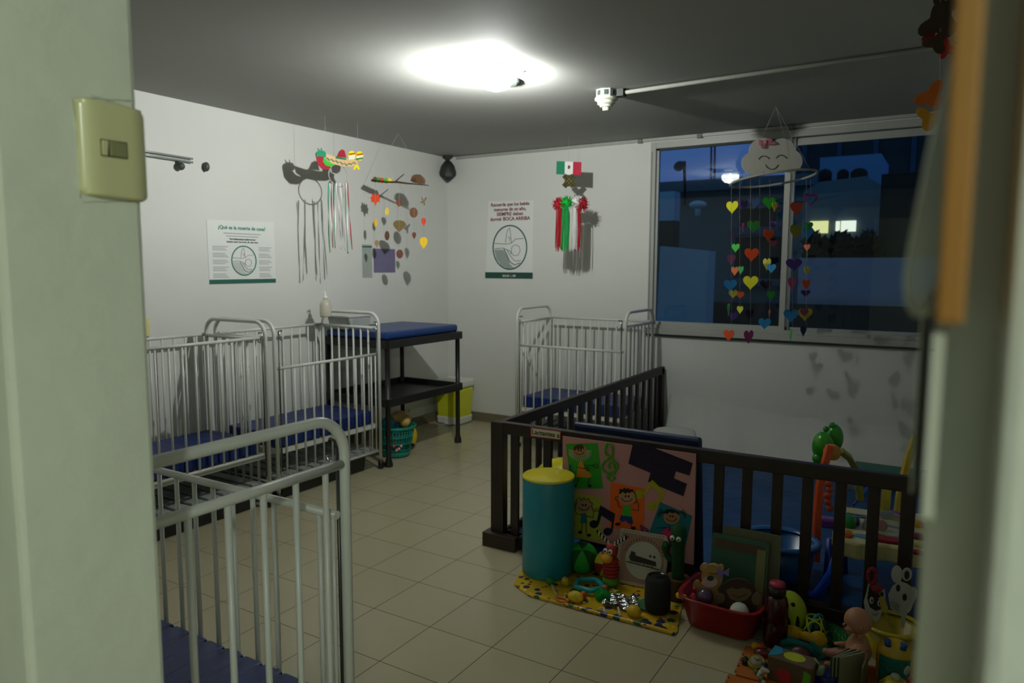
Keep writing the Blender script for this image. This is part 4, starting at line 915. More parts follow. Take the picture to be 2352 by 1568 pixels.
# ------------------------------------------------------------------ toys on the mat
def twoball(name, label, c, r, c1_, c2_, rz=0, rx=.5, rough=.8):
    return tag(MB().sph(c, r, lambda j, i: int(i*6) % 2, 30, M=rot(rz, rx)).build(name, [P(c1_, rough), P(c2_, rough)]), label, 'ball')
twoball('cloth_ball', 'green two-tone cloth ball beside the teal cylinder', (-1.425, 2.972, .085), .074, '1f9a2c', '0f4f1c', .4, .7)
twoball('cloth_ball', 'dark red and yellow cloth ball behind the stacking zebra toy', (-1.30, 2.985, .075), .064, 'b0a01c', '7c1c1c', .2, 1.2)
zb = thing('zebra_rattle', 'red and yellow zebra rattle toy with striped ears standing on the mat', 'toy', (-1.255, 2.93, .008))
zc = V((-1.262, 2.93, .008))
for k in range(5): MB().lathe([(0, 0), (.031, .002), (.036, .01), (.031, .018), (0, .02)], zc+Z*(.038+k*.017), 24).build('ring', P('a8241c', .6), zb)
MB().lathe([(0, 0), (.034, 0), (.038, .012), (.035, .036), (0, .038)], zc, 24).build('base', P('5c9c2c', .6), zb, 'green base')
m = MB().sph(zc+Z*.155, (.03, .028, .038)); m.build('head', P('942414', .6), zb)
MB().sph(zc+V((-.008, -.03, .133)), (.028, .026, .023)).build('muzzle', P('d89c1c', .6), zb, 'yellow muzzle')
m = MB()
for dx_ in (-.012, .012): m.sph(zc+V((dx_-.004, -.027, .165)), (.011, .007, .012), 0, 12); m.sph(zc+V((dx_-.004, -.034, .166)), .005, 1, 8)
m.build('eyes', [P('e0e0d8', .4), P('101010', .3)], zb)
for sx, c_ in ((-1, 0), (1, 1)):
    m = MB()
    for i in range(8): m.prism([zc+V((sx*(.012+.0075*i), 0, .19+.0055*i)), zc+V((sx*(.018+.0075*i), 0, .185+.0055*i)), zc+V((sx*(.022+.0075*i), 0, .2+.0055*i)), zc+V((sx*(.016+.0075*i), 0, .206+.0055*i))], Y, .006, i % 2)
    m.build('ear', [P('d8d8d0', .8), P('181818', .8)], zb)
# train picture board
tp = thing('train_picture', 'square framed picture of an old steam train leaning on the fence', 'picture', (-1.14, 3.0, .005))
q0, q1 = on(1415, 1335, 'Z', .008), on(1523, 1358, 'Z', .008)
A_ = V((-1.255, 2.965, .01)); Bx = (V((-1.035, 2.985, .01))-A_); bx = Bx.normalized(); bz = (Z*.97+V((0, .24, 0))).normalized(); bnm = bx.cross(bz)
def TP(u, v, o=0): return A_+bx*(u*.232)+bz*(v*.245)+bnm*o
m = MB().prism([TP(0, 0), TP(1, 0), TP(1, .86), TP(.93, 1), TP(0, 1)], -bnm, .008) if False else MB()
m.prism([TP(0, 0), TP(1, 0), TP(1, .86), TP(.93, 1), TP(.0, 1)], bnm, .008); m.build('board', P('b9ac98', .6), tp, bevel=.002)
m = MB(); m.prism([TP(.06, .06, .008), TP(.94, .06, .008), TP(.94, .82, .008), TP(.88, .93, .008), TP(.06, .93, .008)], bnm, .001); m.build('pink_field', P('a07c6c', .7), tp)
m = MB(); m.prism([TP(.53+.36*math.cos(i*math.pi/16), .48+.34*math.sin(i*math.pi/16), .009) for i in range(32)], bnm, .001); m.build('white_disc', P('b9b9a8', .7), tp)
m = MB()
m.prism([TP(.24, .5, .0105), TP(.28, .62, .0105), TP(.36, .6, .0105), TP(.37, .55, .0105), TP(.78, .5, .0105), TP(.8, .42, .0105), TP(.28, .44, .0105)], bnm, .001)
m.tube([TP(.2, .41, .011), TP(.86, .37, .011)], .0022, 5)
for u in (.3, .38, .46, .56, .64, .72): m.tube([TP(u+.022*math.cos(a*math.pi/5), .42+.022*math.sin(a*math.pi/5)-(u-.5)*.05, .011) for a in range(10)], .0014, 5, True)
for u in (.66, .74): m.sph(TP(u, .58, .011), (.006, .003, .006), seg=8)
m.text('30c', TP(.1, .84, .0105), bx, bz, .016, 0)
for i in range(17):
    a = math.radians(158-136*i/16); c_, n_ = math.cos(a), math.sin(a); m.tube([TP(.53+.385*c_, .48+.37*n_, .0105), TP(.53+.425*c_, .48+.41*n_, .0105), TP(.53+.425*c_+.018*n_, .48+.41*n_-.018*c_, .0105)][: 2+(i*7) % 2], .0011, 4)
for i in range(14):
    m.tube([TP(.03, .06+i*.065, .009), TP(.045, .08+i*.065, .009)], .0012, 4); m.tube([TP(.08+i*.06, .955, .009), TP(.1+i*.06, .975, .009)], .0012, 4); m.tube([TP(.97, .05+i*.057, .009), TP(.98, .07+i*.057, .009)], .0012, 4)
m.build('print', P('2f2b26', .7), tp)
# cactus
cx_ = thing('dancing_cactus', 'green plush cactus toy with round eyes in a brown pot', 'stuffed toy', (-.935, 2.96, .008))
k0 = V((-.955, 2.95, .006)); gp = mat('cactus_plush', '12481a', .95, bump=.8, bscale=160, noise=.3)
m = MB().lathe([(0, .08), (.026, .085), (.027, .14), (.027, .25), (.032, .275), (.034, .30), (.028, .325), (.012, .338), (0, .34)], k0, 22)
m.sph(k0+V((-.058, 0, .225)), (.017, .017, .028)); m.tube([k0+V((-.058, 0, .21)), k0+V((-.045, 0, .18)), k0+V((-.015, 0, .17))], .014, 10)
m.build('body', gp, cx_)
m = MB(); 
for dx_ in (-.022, .012): m.sph(k0+V((dx_*.8, -.031, .285)), .011, 0, 14); m.sph(k0+V((dx_*.8+.002, -.041, .285)), .0045, 1, 8)
m.build('eyes', [P('d0d0c8', .3), P('101010', .3)], cx_)
MB().lathe([(0, 0), (.034, 0), (.046, .085), (.05, .09), (.05, .105), (.04, .1), (0, .098)], k0, 24).build('pot', P('5c4424', .7), cx_)
# speaker
bs = thing('bluetooth_speaker', 'black cylindrical portable speaker standing on the patterned mat', 'speaker', (-.985, 2.79, .008)); bs.name = 'portable_speaker'
k1 = V((-.99, 2.80, .008))
MB().lathe([(0, 0), (.044, 0), (.053, .012), (.055, .07), (.053, .135), (.046, .152), (.04, .155)], k1, 32).build('body', mat('speaker_mesh', '141816', .8, bump=.5, bscale=200), bs)
MB().lathe([(.04, .155), (.036, .15), (.03, .152), (0, .152)], k1, 32).build('top_ring', P('1a1c1b', .2), bs)
# star ring
st = MB(); sc = on(1352, 1342, 'Z', .03)
pts = [sc+V((math.cos(a)*r_, math.sin(a)*r_, 0)) for a, r_ in [(i*math.pi/5+.3, .075 if i % 2 == 0 else .05) for i in range(10)]]
st.tube(pts, .0125, 12, True); tag(st.build('star_ring', P('1ca0a8', .3), subsurf=1), 'turquoise star-shaped ring toy lying on the patterned mat', 'toy')
def egg(name, label, c, r, M, c_, cat='toy'):
    return tag(MB().sph(c, r, 0, 20, M).build(name, mat('speck_'+c_, c_, .35, noise=.4, nscale=90)), label, cat)
egg('toy_egg', 'speckled yellow egg shaker nearest the teal cylinder', on(1299, 1336, 'Z', .03), (.019, .019, .028), rot(0, .5), 'b8a820')
egg('toy_egg', 'bright yellow egg shaker beside a small orange ball', on(1322, 1370, 'Z', .03), (.036, .026, .026), rot(.1), 'd8b81c')
egg('toy_egg', 'yellow egg shaker in front of the black speaker', on(1456, 1403, 'Z', .03), (.033, .026, .026), rot(-.1), 'd0a81c')
ball('toy_ball', 'small orange ball touching the bright yellow egg shaker', 'ball', on(1339, 1366, 'Z', .024), .017, P('c85018', .4))
m = MB().tube(circ(on(1291, 1377, 'Z', .018), X, Y, .028, 20, .016), .006, 8, True)
tag(m.build('toy_ring', P('c06018', .4)), 'small orange ring lying left of the bright yellow egg shaker', 'toy')
mr = thing('maraca', 'green maraca with a cream handle lying on the left of the mat', 'maraca', on(1270, 1345, 'Z', .01))
MB().sph(on(1264, 1334, 'Z', .028), .02).build('head', P('146c2c', .5), mr); MB().tube([on(1268, 1344, 'Z', .02), on(1278, 1368, 'Z', .014)], .006, 8).build('handle', P('b0a078', .6), mr)
ft = thing('foil_toy', 'silver foil and green cloth crinkle toy on the mat left of the speaker', 'toy', on(1425, 1392, 'Z', .01))
fc_ = on(1428, 1388, 'Z', .01); foil = mat('foil', 'b9c0c0', .18, metal=1, bump=1, bscale=30)
m = MB().grid(16, 16, lambda u, v: (fc_.x-.075+.15*u, fc_.y-.05+.12*v, .016+.018*abs(math.sin(u*9+v*5)*math.sin(v*11-u*4)))); m.build('foil_sheet', foil, ft)
m = MB(); m.box(fc_+V((-.09, .0, .02)), (.05, .04, .045), M=rot(.5, .4, .6)); m.build('green_box', mat('green_shiny', '108a30', .2), ft, bevel=.004)
m = MB().grid(6, 6, lambda u, v: (fc_.x+.04+.07*u, fc_.y-.01+.06*v, .02+.03*u*v)); m.build('green_cloth', P('0f5c24', .7), ft)
for a_, b_ in (((1420, 1395), (1425, 1415)), ((1386, 1395), (1392, 1410)), ((1400, 1375), (1388, 1362)), ((1447, 1385), (1462, 1375))):
    MB().tube([on(*a_, 'Z', .02), on(*b_, 'Z', .012)], .006, 8).build('ribbon_tab', P('c9b9b0', .7), ft)
egg('plush_nut', 'small brown round toy in front of the zebra toy', on(1388, 1352, 'Z', .025), (.022, .02, .02), None, '7c4c28')
m = MB(); c0 = on(1410, 1362, 'Z', .015); m.prism([c0+V((math.cos(a)*r_, math.sin(a)*r_, 0)) for a, r_ in [(i*math.pi/4, .024 if i % 2 else .012) for i in range(8)]], Z, .012)
tag(m.build('toy_star', P('a8b81c', .5)), 'little lime star toy behind the foil toy', 'toy')
egg('toy_bead', 'small orange bead at the foot of the teal cylinder', on(1291, 1303, 'Z', .03), (.012, .012, .012), None, 'b86a18', 'bead')
# ------------------------------------------------------------------ red basket
rb = thing('red_basin', 'red plastic basin full of books and cards on the floor', 'basin', (-.70, 2.87, 0))
f_, Mb = basis((-.722, 2.862, 0), -.03)
m = MB()
def rring(hx, hy, z, n=32):
    o = []
    for i in range(n):
        a = 2*math.pi*i/n; c_, s_ = math.cos(a), math.sin(a); k = (abs(c_)**5+abs(s_)**5)**(-1/5); o.append(f_((hx*c_*k, hy*s_*k, z)))
    return o
R_ = [rring(.125, .11, .002), rring(.132, .12, .01), rring(.162, .148, .125), rring(.172, .158, .128), rring(.172, .158, .135), rring(.157, .144, .133), rring(.126, .112, .012)]
vv = [[m.bm.verts.new(p) for p in r_] for r_ in R_]
for i in range(len(vv)-1):
    for k in range(32): m.face([vv[i][k], vv[i][(k+1) % 32], vv[i+1][(k+1) % 32], vv[i+1][k]], 0, True)
m.face(vv[0]); m.face(vv[-1][::-1]); m.build('shell', mat('red_plastic', '8c1216', .35), rb)
def book(name, label, c, sz, rz, rx, cover, cat='book', page='b9b49a'):
    b_ = thing(name, label, cat, c); F, M3 = basis(c, rz, rx); w_, d_, h_ = sz
    m = MB(); m.box(F((0, -d_/2+.002, h_/2)), (w_, .004, h_), M=M3); m.box(F((0, d_/2-.002, h_/2)), (w_, .004, h_), M=M3); m.build('cover', P(cover, .5), b_, bevel=.0015)
    m = MB()
    k = max(2, int((d_-.008)/.006)); 
    for i in range(k): m.box(F((.002, -d_/2+.005+(d_-.01)*(i+.5)/k, h_/2)), (w_-.006, (d_-.01)/k*.75, h_-.006), M=M3)
    m.build('pages', P(page, .7), b_); return b_, F, M3
bA, FA, MA = book('board_book', 'green board book standing at the front of the red basin behind the bear card', (-.70, 2.935, .03), (.23, .022, .30), -.0, -.15, '2f5a44')
m = MB(); m.box(FA((-.0, -.012, .265)), (.2, .002, .04), M=MA); m.build('cover_band', P('4c3c2c', .6), bA)
m = MB(); m.box(FA((.09, -.0125, .14)), (.035, .002, .26), M=MA); m.build('cover_strip', P('7c7a4c', .6), bA)
book('board_book', 'grey board book standing at the back of the red basin', (-.665, 2.975, .035), (.24, .02, .32), 0, -.16, '5c5c44')
# bear card
bc_ = thing('bear_card', 'tan teddy bear cut-out with a lilac bow in the red basin', 'cut-out', (-.78, 2.87, .03)); 
def G(px, py, o=0): return on(px, py, 'Y', 2.865-o)
def gp_(m, pts, th=.004, o=0, mi=0): m.prism([G(x, y, o) for x, y in pts], -Y, th, mi)
bt_ = mat('bear_tan', 'a8864c', .8)
m = MB(); gp_(m, ell(1638, 1322, 24, 30), .02); gp_(m, [(1600, 1345), (1612, 1335), (1650, 1350), (1660, 1400), (1605, 1400)], .018); gp_(m, ell(1619, 1300, 9, 9), .018); gp_(m, ell(1656, 1303, 8, 9), .018); gp_(m, ell(1602, 1340, 8, 10), .016); m.build('body', bt_, bc_)
m = MB(); gp_(m, ell(1631, 1335, 18, 13), .004, .02); m.build('muzzle', P('c9a9a0', .8), bc_)
m = MB(); gp_(m, ell(1632, 1327, 8, 6), .004, .024); m.tube([G(1628, 1316, .022), G(1640, 1318, .022), G(1648, 1316, .022)], .0015, 5); m.build('nose', P('2c3c34', .6), bc_)
m = MB(); gp_(m, ell(1619, 1300, 6, 6), .003, .018); m.build('inner_ear', P('b89078', .8), bc_)
m = MB(); gp_(m, [(1648, 1303), (1662, 1312), (1676, 1304), (1674, 1322), (1662, 1316), (1655, 1328), (1650, 1322)], .006, .02); m.build('bow', P('7c6cae', .7), bc_, 'lilac bow')
mk = thing('monkey_card', 'brown monkey face cut-out in the right half of the red basin', 'cut-out', (-.66, 2.83, .03))
def G2(px, py, o=0): return on(px, py, 'Y', 2.835-o)
m = MB(); m.prism([G2(x, y) for x, y in ell(1695, 1362, 42, 36)], -Y, .014); m.prism([G2(x, y) for x, y in ((1650, 1380), (1740, 1380), (1735, 1420), (1655, 1420))], -Y, .012); m.build('head', P('3c2a1e', .85), mk)
m = MB(); m.prism([G2(x, y, .014) for x, y in ((1668, 1355), (1680, 1349), (1692, 1353), (1705, 1349), (1722, 1353), (1728, 1362), (1715, 1376), (1697, 1382), (1678, 1374))], -Y, .003); m.build('face', P('6c5c3c', .8), mk)
m = MB(); m.prism([G2(x, y, .012) for x, y in ell(1654, 1373, 11, 12)], -Y, .006); m.build('ear', P('6c5f48', .8), mk)
m = MB(); m.prism([G2(x, y, .012) for x, y in ell(1738, 1374, 11, 14)], -Y, .006); m.build('ear', P('6c5f48', .8), mk)
m = MB().tube([G2(1680, 1364, .018), G2(1697, 1372, .018), G2(1714, 1364, .018)], .0014, 5); m.build('mouth', P('1c1612', .8), mk)
ball('toy_ball', 'plain white ball at the front of the red basin', 'ball', on(1698, 1405, 'Y', 2.76)+V((0, 0, 0)), .037, P('c9cdc4', .4))
ball('toy_ball', 'dull purple shiny ball in the red basin beside the bear', 'ball', on(1619, 1370, 'Y', 2.80), .034, P('4c3c54', .15))
rt = thing('squeeze_toy', 'red cone-shaped squeeze toy at the left of the red basin', 'toy', on(1594, 1380, 'Y', 2.8))
q = on(1594, 1395, 'Y', 2.8); MB().lathe([(0, 0), (.034, 0), (.03, .03), (.016, .055), (.008, .065), (0, .066)], q, 20).build('body', P('9c1420', .3), rt)
MB().lathe([(0, .064), (.008, .066), (.009, .085), (0, .09)], q, 14).build('nozzle', P('9c1420', .3), rt)
for i, (px, py) in enumerate(((1559, 1367), (1571, 1372))): ball('bead', ('left' if i == 0 else 'right')+' of two yellow beads on the rim of the red basin', 'bead', on(px, py, 'Y', 2.755), .013, P('c8a81c', .3))
# dark red bottle
db = thing('red_bottle', 'tall dark red bottle with a pink-red cap right of the red basin', 'bottle', (-.5, 2.79, 0)); k2 = V((-.512, 2.795, 0))
MB().lathe([(0, 0), (.042, 0), (.045, .01), (.045, .085), (.04, .094), (.044, .103), (.044, .165), (.038, .19), (.031, .2), (0, .201)], k2, 28).build('body', mat('bottle_red', '3a0c10', .2), db)
MB().lathe([(0, .2), (.033, .201), (.033, .236), (0, .238)], k2, 24).build('collar', P('141614', .4), db)
MB().lathe([(0, .237), (.031, .238), (.028, .25), (0, .252)], k2, 24).build('cap', P('9c2438', .5), db, 'pink-red cap')
# balls with holes
lime = mat('lime_plastic', 'a0b418', .35)
hb = thing('slotted_ball', 'lime and green ball with dark oval holes behind the red bottle', 'ball', (-.455, 2.9, 0)); k3 = V((-.485, 2.905, .088))
MB().sph(k3, (.068, .068, .088), lambda j, i: 0 if j < .62 else 1, 28).build('shell', [lime, P('0f6c3c', .4)], hb)
for dx_, dz_, w_, h_ in ((-.01, .052, .011, .009), (.022, .058, .009, .009), (-.03, -.01, .009, .03), (.01, -.018, .010, .032), (.042, -.01, .008, .03)):
    y__ = -math.sqrt(max(.0001, 1-(dx_/.068)**2-(dz_/.088)**2))*.067
    MB().sph(k3+V((dx_, y__, dz_)), (w_, .006, h_), 0, 14).build('hole', P('0f1a0c', .9), hb)
ob = thing('lattice_ball', 'lime open lattice ball with a turquoise half, right of the slotted ball', 'ball', (-.37, 2.88, 0)); k4 = V((-.392, 2.89, .056))
bm_ = bmesh.new(); bmesh.ops.create_icosphere(bm_, subdivisions=1, radius=.058)
me_ = bpy.data.meshes.new('x'); bm_.to_mesh(me_); bm_.free()
def lattice(m, me, c, r, wid):
    # rings round each icosphere face/vertex give the hexagon openings
    for v in me.vertices:
        n_ = v.co.normalized(); a = n_.orthogonal().normalized(); b_ = n_.cross(a)
        if n_.y > .75: continue
        m.tube([c+(n_+(a*math.cos(t_)+b_*math.sin(t_))*.54).normalized()*r for t_ in [i*2*math.pi/16 for i in range(16)]], wid, 6, True)
m = MB(); lattice(m, me_, k4, .051, .004) if len(me_.vertices) <= 12 else None
if len(me_.vertices) > 12:
    for i in range(12):
        ph = (1+5**.5)/2; vs = [(0, a, b_*ph) for a in (-1, 1) for b_ in (-1, 1)]+[(a, b_*ph, 0) for a in (-1, 1) for b_ in (-1, 1)]+[(b_*ph, 0, a) for a in (-1, 1) for b_ in (-1, 1)]
        n_ = V(vs[i]).normalized(); a = n_.orthogonal().normalized(); b_ = n_.cross(a)
        m.tube([k4+(n_+(a*math.cos(t_)+b_*math.sin(t_))*.52).normalized()*.052 for t_ in [q_*2*math.pi/18 for q_ in range(18)]], .004, 6, True)
m.build('lattice', lime, ob)
MB().sph(k4+V((.014, .02, 0)), .043, 0, 22).build('core', P('0c3a38', .5), ob)
m = MB().tube(circ(k4+V((.012, .01, 0)), V((.35, .94, 0)).normalized(), Z, .052, 30), .005, 8, True); m.build('rim', P('1c8ca0', .3), ob)
# plush duck
dk_ = thing('plush_duck', 'yellow plush duck wrapped in a teal cloth on the floor below the lattice ball', 'stuffed toy', (-.42, 2.8, 0))
yp = mat('plush_yellow', 'c09a1c', .95, bump=.5, bscale=140)
m = MB().sph((-.455, 2.83, .045), (.04, .03, .03)); m.sph((-.40, 2.82, .05), (.03, .02, .018)); m.sph((-.36, 2.815, .05), (.033, .03, .035)); m.build('body', yp, dk_)
m = MB().grid(20, 10, lambda u, v: (-.5+.2*u, 2.76+.07*v, .012+.045*math.sin(v*2.6)*(.6+.4*math.sin(u*11))+.01*math.sin(u*23)))
m.build('cloth', mat('teal_cloth', '127c6c', .9, bump=.5, bscale=60), dk_, 'teal cloth')
MB().tube([(-.48, 2.765, .03), (-.44, 2.75, .055), (-.39, 2.75, .05), (-.35, 2.755, .02)], .012, 8).build('cord', P('0f6c6c', .9), dk_)
egg('toy_bead', 'yellow bead on the floor left of the red bottle', on(1735, 1483, 'Z', .016), (.015, .015, .015), None, 'c8a01c', 'bead')
egg('toy_bead', 'orange-red bead touching the yellow bead by the red bottle', on(1748, 1486, 'Z', .016), (.017, .017, .017), None, 'b84818', 'bead')
m = MB().sph(on(1750, 1500, 'Z', .018), (.03, .022, .018)); tag(m.build('toy_car_body', P('5c1014', .3)), 'small dark red toy at the foot of the red bottle', 'toy').name = 'small_toy'
m = MB()
for i in range(60):
    a = random.random()*6.28; r_ = random.random()*.06; p = V((-.28+r_*math.cos(a), 2.9+r_*math.sin(a), .005)); m.tube([p, p+V((random.uniform(-.03, .03), random.uniform(-.03, .03), random.uniform(.02, .05)))], .002, 4)
tag(m.build('raffia_heap', mat('green_raffia', '1f8c1c', .5)), 'tangle of bright green raffia strands left of the doll', 'raffia')
m = MB().grid(20, 8, lambda u, v: (-.5+.28*u, 2.86+.16*v, .006+.03*abs(math.sin(u*12+v*7)))); tag(m.build('green_cloth', mat('dark_green_cloth', '0c5428', .95)), 'crumpled dark green cloth under the lime balls', 'cloth')
# foam puzzle mats
om = mat('orange_foam', 'a85c16', .85, bump=.2)
def foam(label, c, sx, sy_, rz, c_):
    F, M3 = basis(c, rz); o = []
    n = 5
    for i in range(n*2+1): o.append((-sx/2, -sy_/2+sy_*i/(n*2), ) if i % 2 == 0 else (-sx/2-.015, -sy_/2+sy_*i/(n*2)))
    pts = []
    for i in range(n*2):
        x = -sx/2-(.008 if i % 2 else 0); pts += [(x, -sy_/2+sy_*i/(n*2)), (x, -sy_/2+sy_*(i+1)/(n*2))]
    pts += [(sx/2, sy_/2), (sx/2, -sy_/2)]
    m = MB().prism([F((x, y, .0005)) for x, y in pts], Z, .009)
    return tag(m.build('foam_mat', c_, bevel=.001), label, 'mat')
foam('orange foam puzzle tile under the crab clock', (-.47, 2.605, 0), .24, .22, .05, om)
foam('orange foam puzzle tile at the bottom edge left of the cardboard box', (-.46, 2.40, 0), .27, .17, .05, om)
foam('orange foam puzzle tile under the doll and the open book', (-.155, 2.66, 0), .3, .3, .03, om)
foam('teal foam puzzle tile beside the open book', (-.16, 2.44, 0), .3, .13, .02, P('1c7c6c', .85))
# crab clock
ck = thing('crab_clock', 'yellow round toy clock with dark green wheel feet', 'toy', (-.545, 2.58, .01)); k5 = V((-.535, 2.585, .012))
T5 = rot(.1, .35)
MB().lathe([(0, 0), (.029, 0), (.033, .01), (.031, .022), (.026, .024), (.024, .021), (0, .021)], k5, 28, M=T5).build('case', P('8c7e18', .35), ck)
MB().lathe([(0, .0213), (.0235, .0213), (.023, .0225), (0, .0225)], k5, 24, M=T5).build('dial', P('8c8468', .6), ck)
m = MB().tube([k5+T5@V((0, 0, .024)), k5+T5@V((.011, .006, .024))], .0014, 5); m.tube([k5+T5@V((0, 0, .024)), k5+T5@V((-.008, .009, .024))], .0014, 5); m.build('hands', P('6c1c1c', .6), ck)
for a in (-2.6, -1.2 if 0 else -.6, 1.6): MB().sph(k5+V((math.cos(a)*.041, math.sin(a)*.025, .008)), (.015, .013, .02), 0, 12).build('foot', P('14261c', .25), ck)
m = MB()
for i in range(7): m.sph(k5+V((.01+i*.008, -.05-.012*i, .004+.0*i)), .009, i % 3, 10)
tag(m.build('bead_string', [P('5c7c2c', .4), P('2c5c5c', .4), P('b0a078', .4)]), 'short string of green and cream beads below the crab clock', 'beads')
# shape box
bxx = thing('cardboard_box', 'brown cardboard shape box with a yellow ellipse on its lid', 'box', (-.4, 2.46, 0)); F6, M6 = basis((-.405, 2.555, 0), -.1)
cb = mat('cardboard', '5c4a34', .8)
bw_, bd_, bh_ = .15, .085, .085
MB().box(F6((0, 0, .01+bh_/2)), (bw_, bd_, bh_), M=M6).build('carton', cb, bxx, bevel=.003)
def top6(pts, th, c_, nm): m = MB(); m.prism([F6((x, y, .01+bh_)) for x, y in pts], Z, th); return m.build(nm, P(c_, .6), bxx)
top6([(.004+.037*math.cos(i*.4), .002+.03*math.sin(i*.4)) for i in range(16)], .0015, 'b0b81c', 'yellow_ellipse')
top6([(-.075, -.042), (-.075, .042), (-.05, .04), (-.036, .005), (-.05, -.02)], .0015, '147c9c', 'blue_triangle')
m = MB(); m.prism([F6((-.018+.026*math.cos(i*.4), -bd_/2, .04+.026*math.sin(i*.4))) for i in range(16)], M6@V((0, -1, 0)), .0015); m.build('red_circle', P('a02428', .6), bxx)
m = MB(); m.prism([F6((x, -bd_/2, z)) for x, z in ((.042, .012), (.07, .012), (.07, .075), (.048, .082))], M6@V((0, -1, 0)), .0015); m.build('green_rectangle', P('5ca81c', .6), bxx)
m = MB().sph(F6((-.092, -.045, .03)), (.02, .012, .009), M=rot(.4, 0, -.8)); m.sph(F6((-.078, -.056, .045)), (.017, .01, .008), M=rot(-.2)); m.tube([F6((-.1, -.04, .02)), F6((-.088, -.048, .05))], .005, 6)
tag(m.build('white_figure', P('b0a8a0', .5)), 'small white plastic figure leaning on the left of the cardboard box', 'toy')
m = MB().sph(F6((.088, .01, .07)), (.014, .012, .02), M=rot(.4, 0, .5)); m.tube([F6((.062, .03, .1)), F6((.08, .02, .09)), F6((.094, .01, .055))], .004, 8)
tag(m.build('shell_rattle', P('7c8c6c', .35)), 'greenish rattle on the right corner of the cardboard box', 'rattle')
m = MB().sph((-.40, 2.68, .04), (.04, .025, .035)); tag(m.build('maroon_toy', P('4c1018', .4)), 'dark maroon toy behind the cardboard box', 'toy')
nc = thing('navy_lid', 'round navy plastic lid standing beside the open board book', 'lid', on(1897, 1560, 'Z', .03)); q = V((-.30, 2.575, .01))
MB().lathe([(0, 0), (.034, 0), (.036, .01), (.036, .045), (.033, .05), (.026, .046), (0, .044)], q, 28).build('shell', P('14206c', .25), nc)
# board book open
ob_ = thing('open_board_book', 'thick board book standing half open in front of the doll', 'book', (-.2, 2.6, 0))
k6 = V((-.205, 2.60, .01)); hb_ = .125
for i in range(6):
    a_ = .50+.05*i; d_ = V((-math.sin(a_), -math.cos(a_), 0)); n_ = d_.cross(Z); st_ = k6+V((.009*i-.03, .045, 0)); m = MB()
    m.prism([st_, st_+d_*.10, st_+d_*.10+Z*hb_*.95, st_+Z*hb_], n_, .005); m.build('page', P('8c8a68' if i % 2 else '2c3c2c', .6), ob_, bevel=.001)
d_ = V((-.06, -.99, 0)).normalized(); st_ = k6+V((.028, .045, 0)); m = MB().prism([st_, st_+d_*.10, st_+d_*.10+Z*hb_*.95, st_+Z*hb_], d_.cross(Z), .006); m.build('cover', P('5c5434', .6), ob_, bevel=.001)
# yellow bowl + things in it
yb = thing('yellow_tub', 'yellow plastic bowl behind the doll holding animal cards', 'bowl', (-.13, 2.98, 0)); k7 = V((-.125, 2.93, 0)); ym = mat('tub_yellow', 'b0a01c', .35)
MB().lathe([(0, .002), (.07, .002), (.075, .01), (.098, .12), (.09, .12), (.068, .014), (0, .012)], k7, 36).build('bowl', ym, yb)
MB().lathe([(.088, .118), (.108, .122), (.11, .132), (.1, .138), (.088, .13)], k7, 36).build('rim', ym, yb)
# mouse card
ms = thing('mouse_card', 'white mouse head cut-out with striped ears standing in the yellow bowl', 'cut-out', (-.09, 2.96, .12))
def G3(px, py, o=0): return on(px, py, 'Y', 2.95-o)
wc = mat('card_white', 'a8aaa4', .7)
m = MB(); m.prism([G3(x, y) for x, y in ((2040, 1365), (2050, 1345), (2068, 1334), (2084, 1340), (2098, 1350), (2104, 1370), (2092, 1400), (2076, 1416), (2062, 1410), (2045, 1395))], -Y, .004)
for cx, cy_, rx, ry_ in ((2060, 1318, 13, 20), (2083, 1318, 12, 15), (2098, 1362, 9, 15)): m.prism([G3(x, y) for x, y in ell(cx, cy_, rx, ry_)], -Y, .005)
m.prism([G3(x, y) for x, y in ((2070, 1410), (2080, 1412), (2078, 1440), (2070, 1440))], -Y, .003)
m.build('head', wc, ms)
m = MB(); m.prism([G3(x, y, .005) for x, y in ell(2063, 1350, 5, 8)], -Y, .002); m.prism([G3(x, y, .005) for x, y in ell(2078, 1371, 5, 8)], -Y, .002); m.prism([G3(x, y, .006) for x, y in ell(2083, 1320, 6, 10)], -Y, .002); m.build('dark_eyes', P('1c1f1c', .6), ms)
m = MB()
for i in range(6): m.tube([G3(2050+i*3, 1378+i*2, .006), G3(2044+i*4, 1392+i*3, .006)], .0007, 4)
m.build('whiskers', P('2c2f2c', .7), ms)
ca = thing('cat_card', 'black and white cat cut-out on a yellow string in the yellow bowl', 'cut-out', (-.17, 2.92, .12))
def G4(px, py, o=0): return on(px, py, 'Y', 2.90-o)
m = MB(); m.prism([G4(x, y) for x, y in ((1995, 1335), (2003, 1350), (2020, 1358), (2032, 1352), (2034, 1372), (2030, 1392), (2020, 1420), (2012, 1428), (2002, 1420), (1988, 1408), (1984, 1380), (1990, 1360))], -Y, .004); m.build('outline', wc, ca)
m = MB(); m.prism([G4(x, y, .004) for x, y in ((1997, 1342), (2005, 1354), (2020, 1362), (2029, 1358), (2030, 1375), (2024, 1398), (2012, 1402), (1998, 1394), (1992, 1372))], -Y, .002); m.build('black_face', P('101614', .7), ca)
m = MB(); m.prism([G4(x, y, .006) for x, y in ell(2002, 1378, 5, 8)], -Y, .0015); m.prism([G4(x, y, .006) for x, y in ell(2019, 1385, 4, 7)], -Y, .0015); m.build('eyes', wc, ca)
m = MB(); m.prism([G4(x, y, .0075) for x, y in ell(2003, 1379, 2, 4, 10)], -Y, .001); m.prism([G4(x, y, .0075) for x, y in ell(2020, 1386, 2, 3.5, 10)], -Y, .001)
m.tube([G4(2004, 1408, .006), G4(2010, 1414, .006), G4(2016, 1408, .006)], .001, 4); m.build('pupils', P('101614', .7), ca)
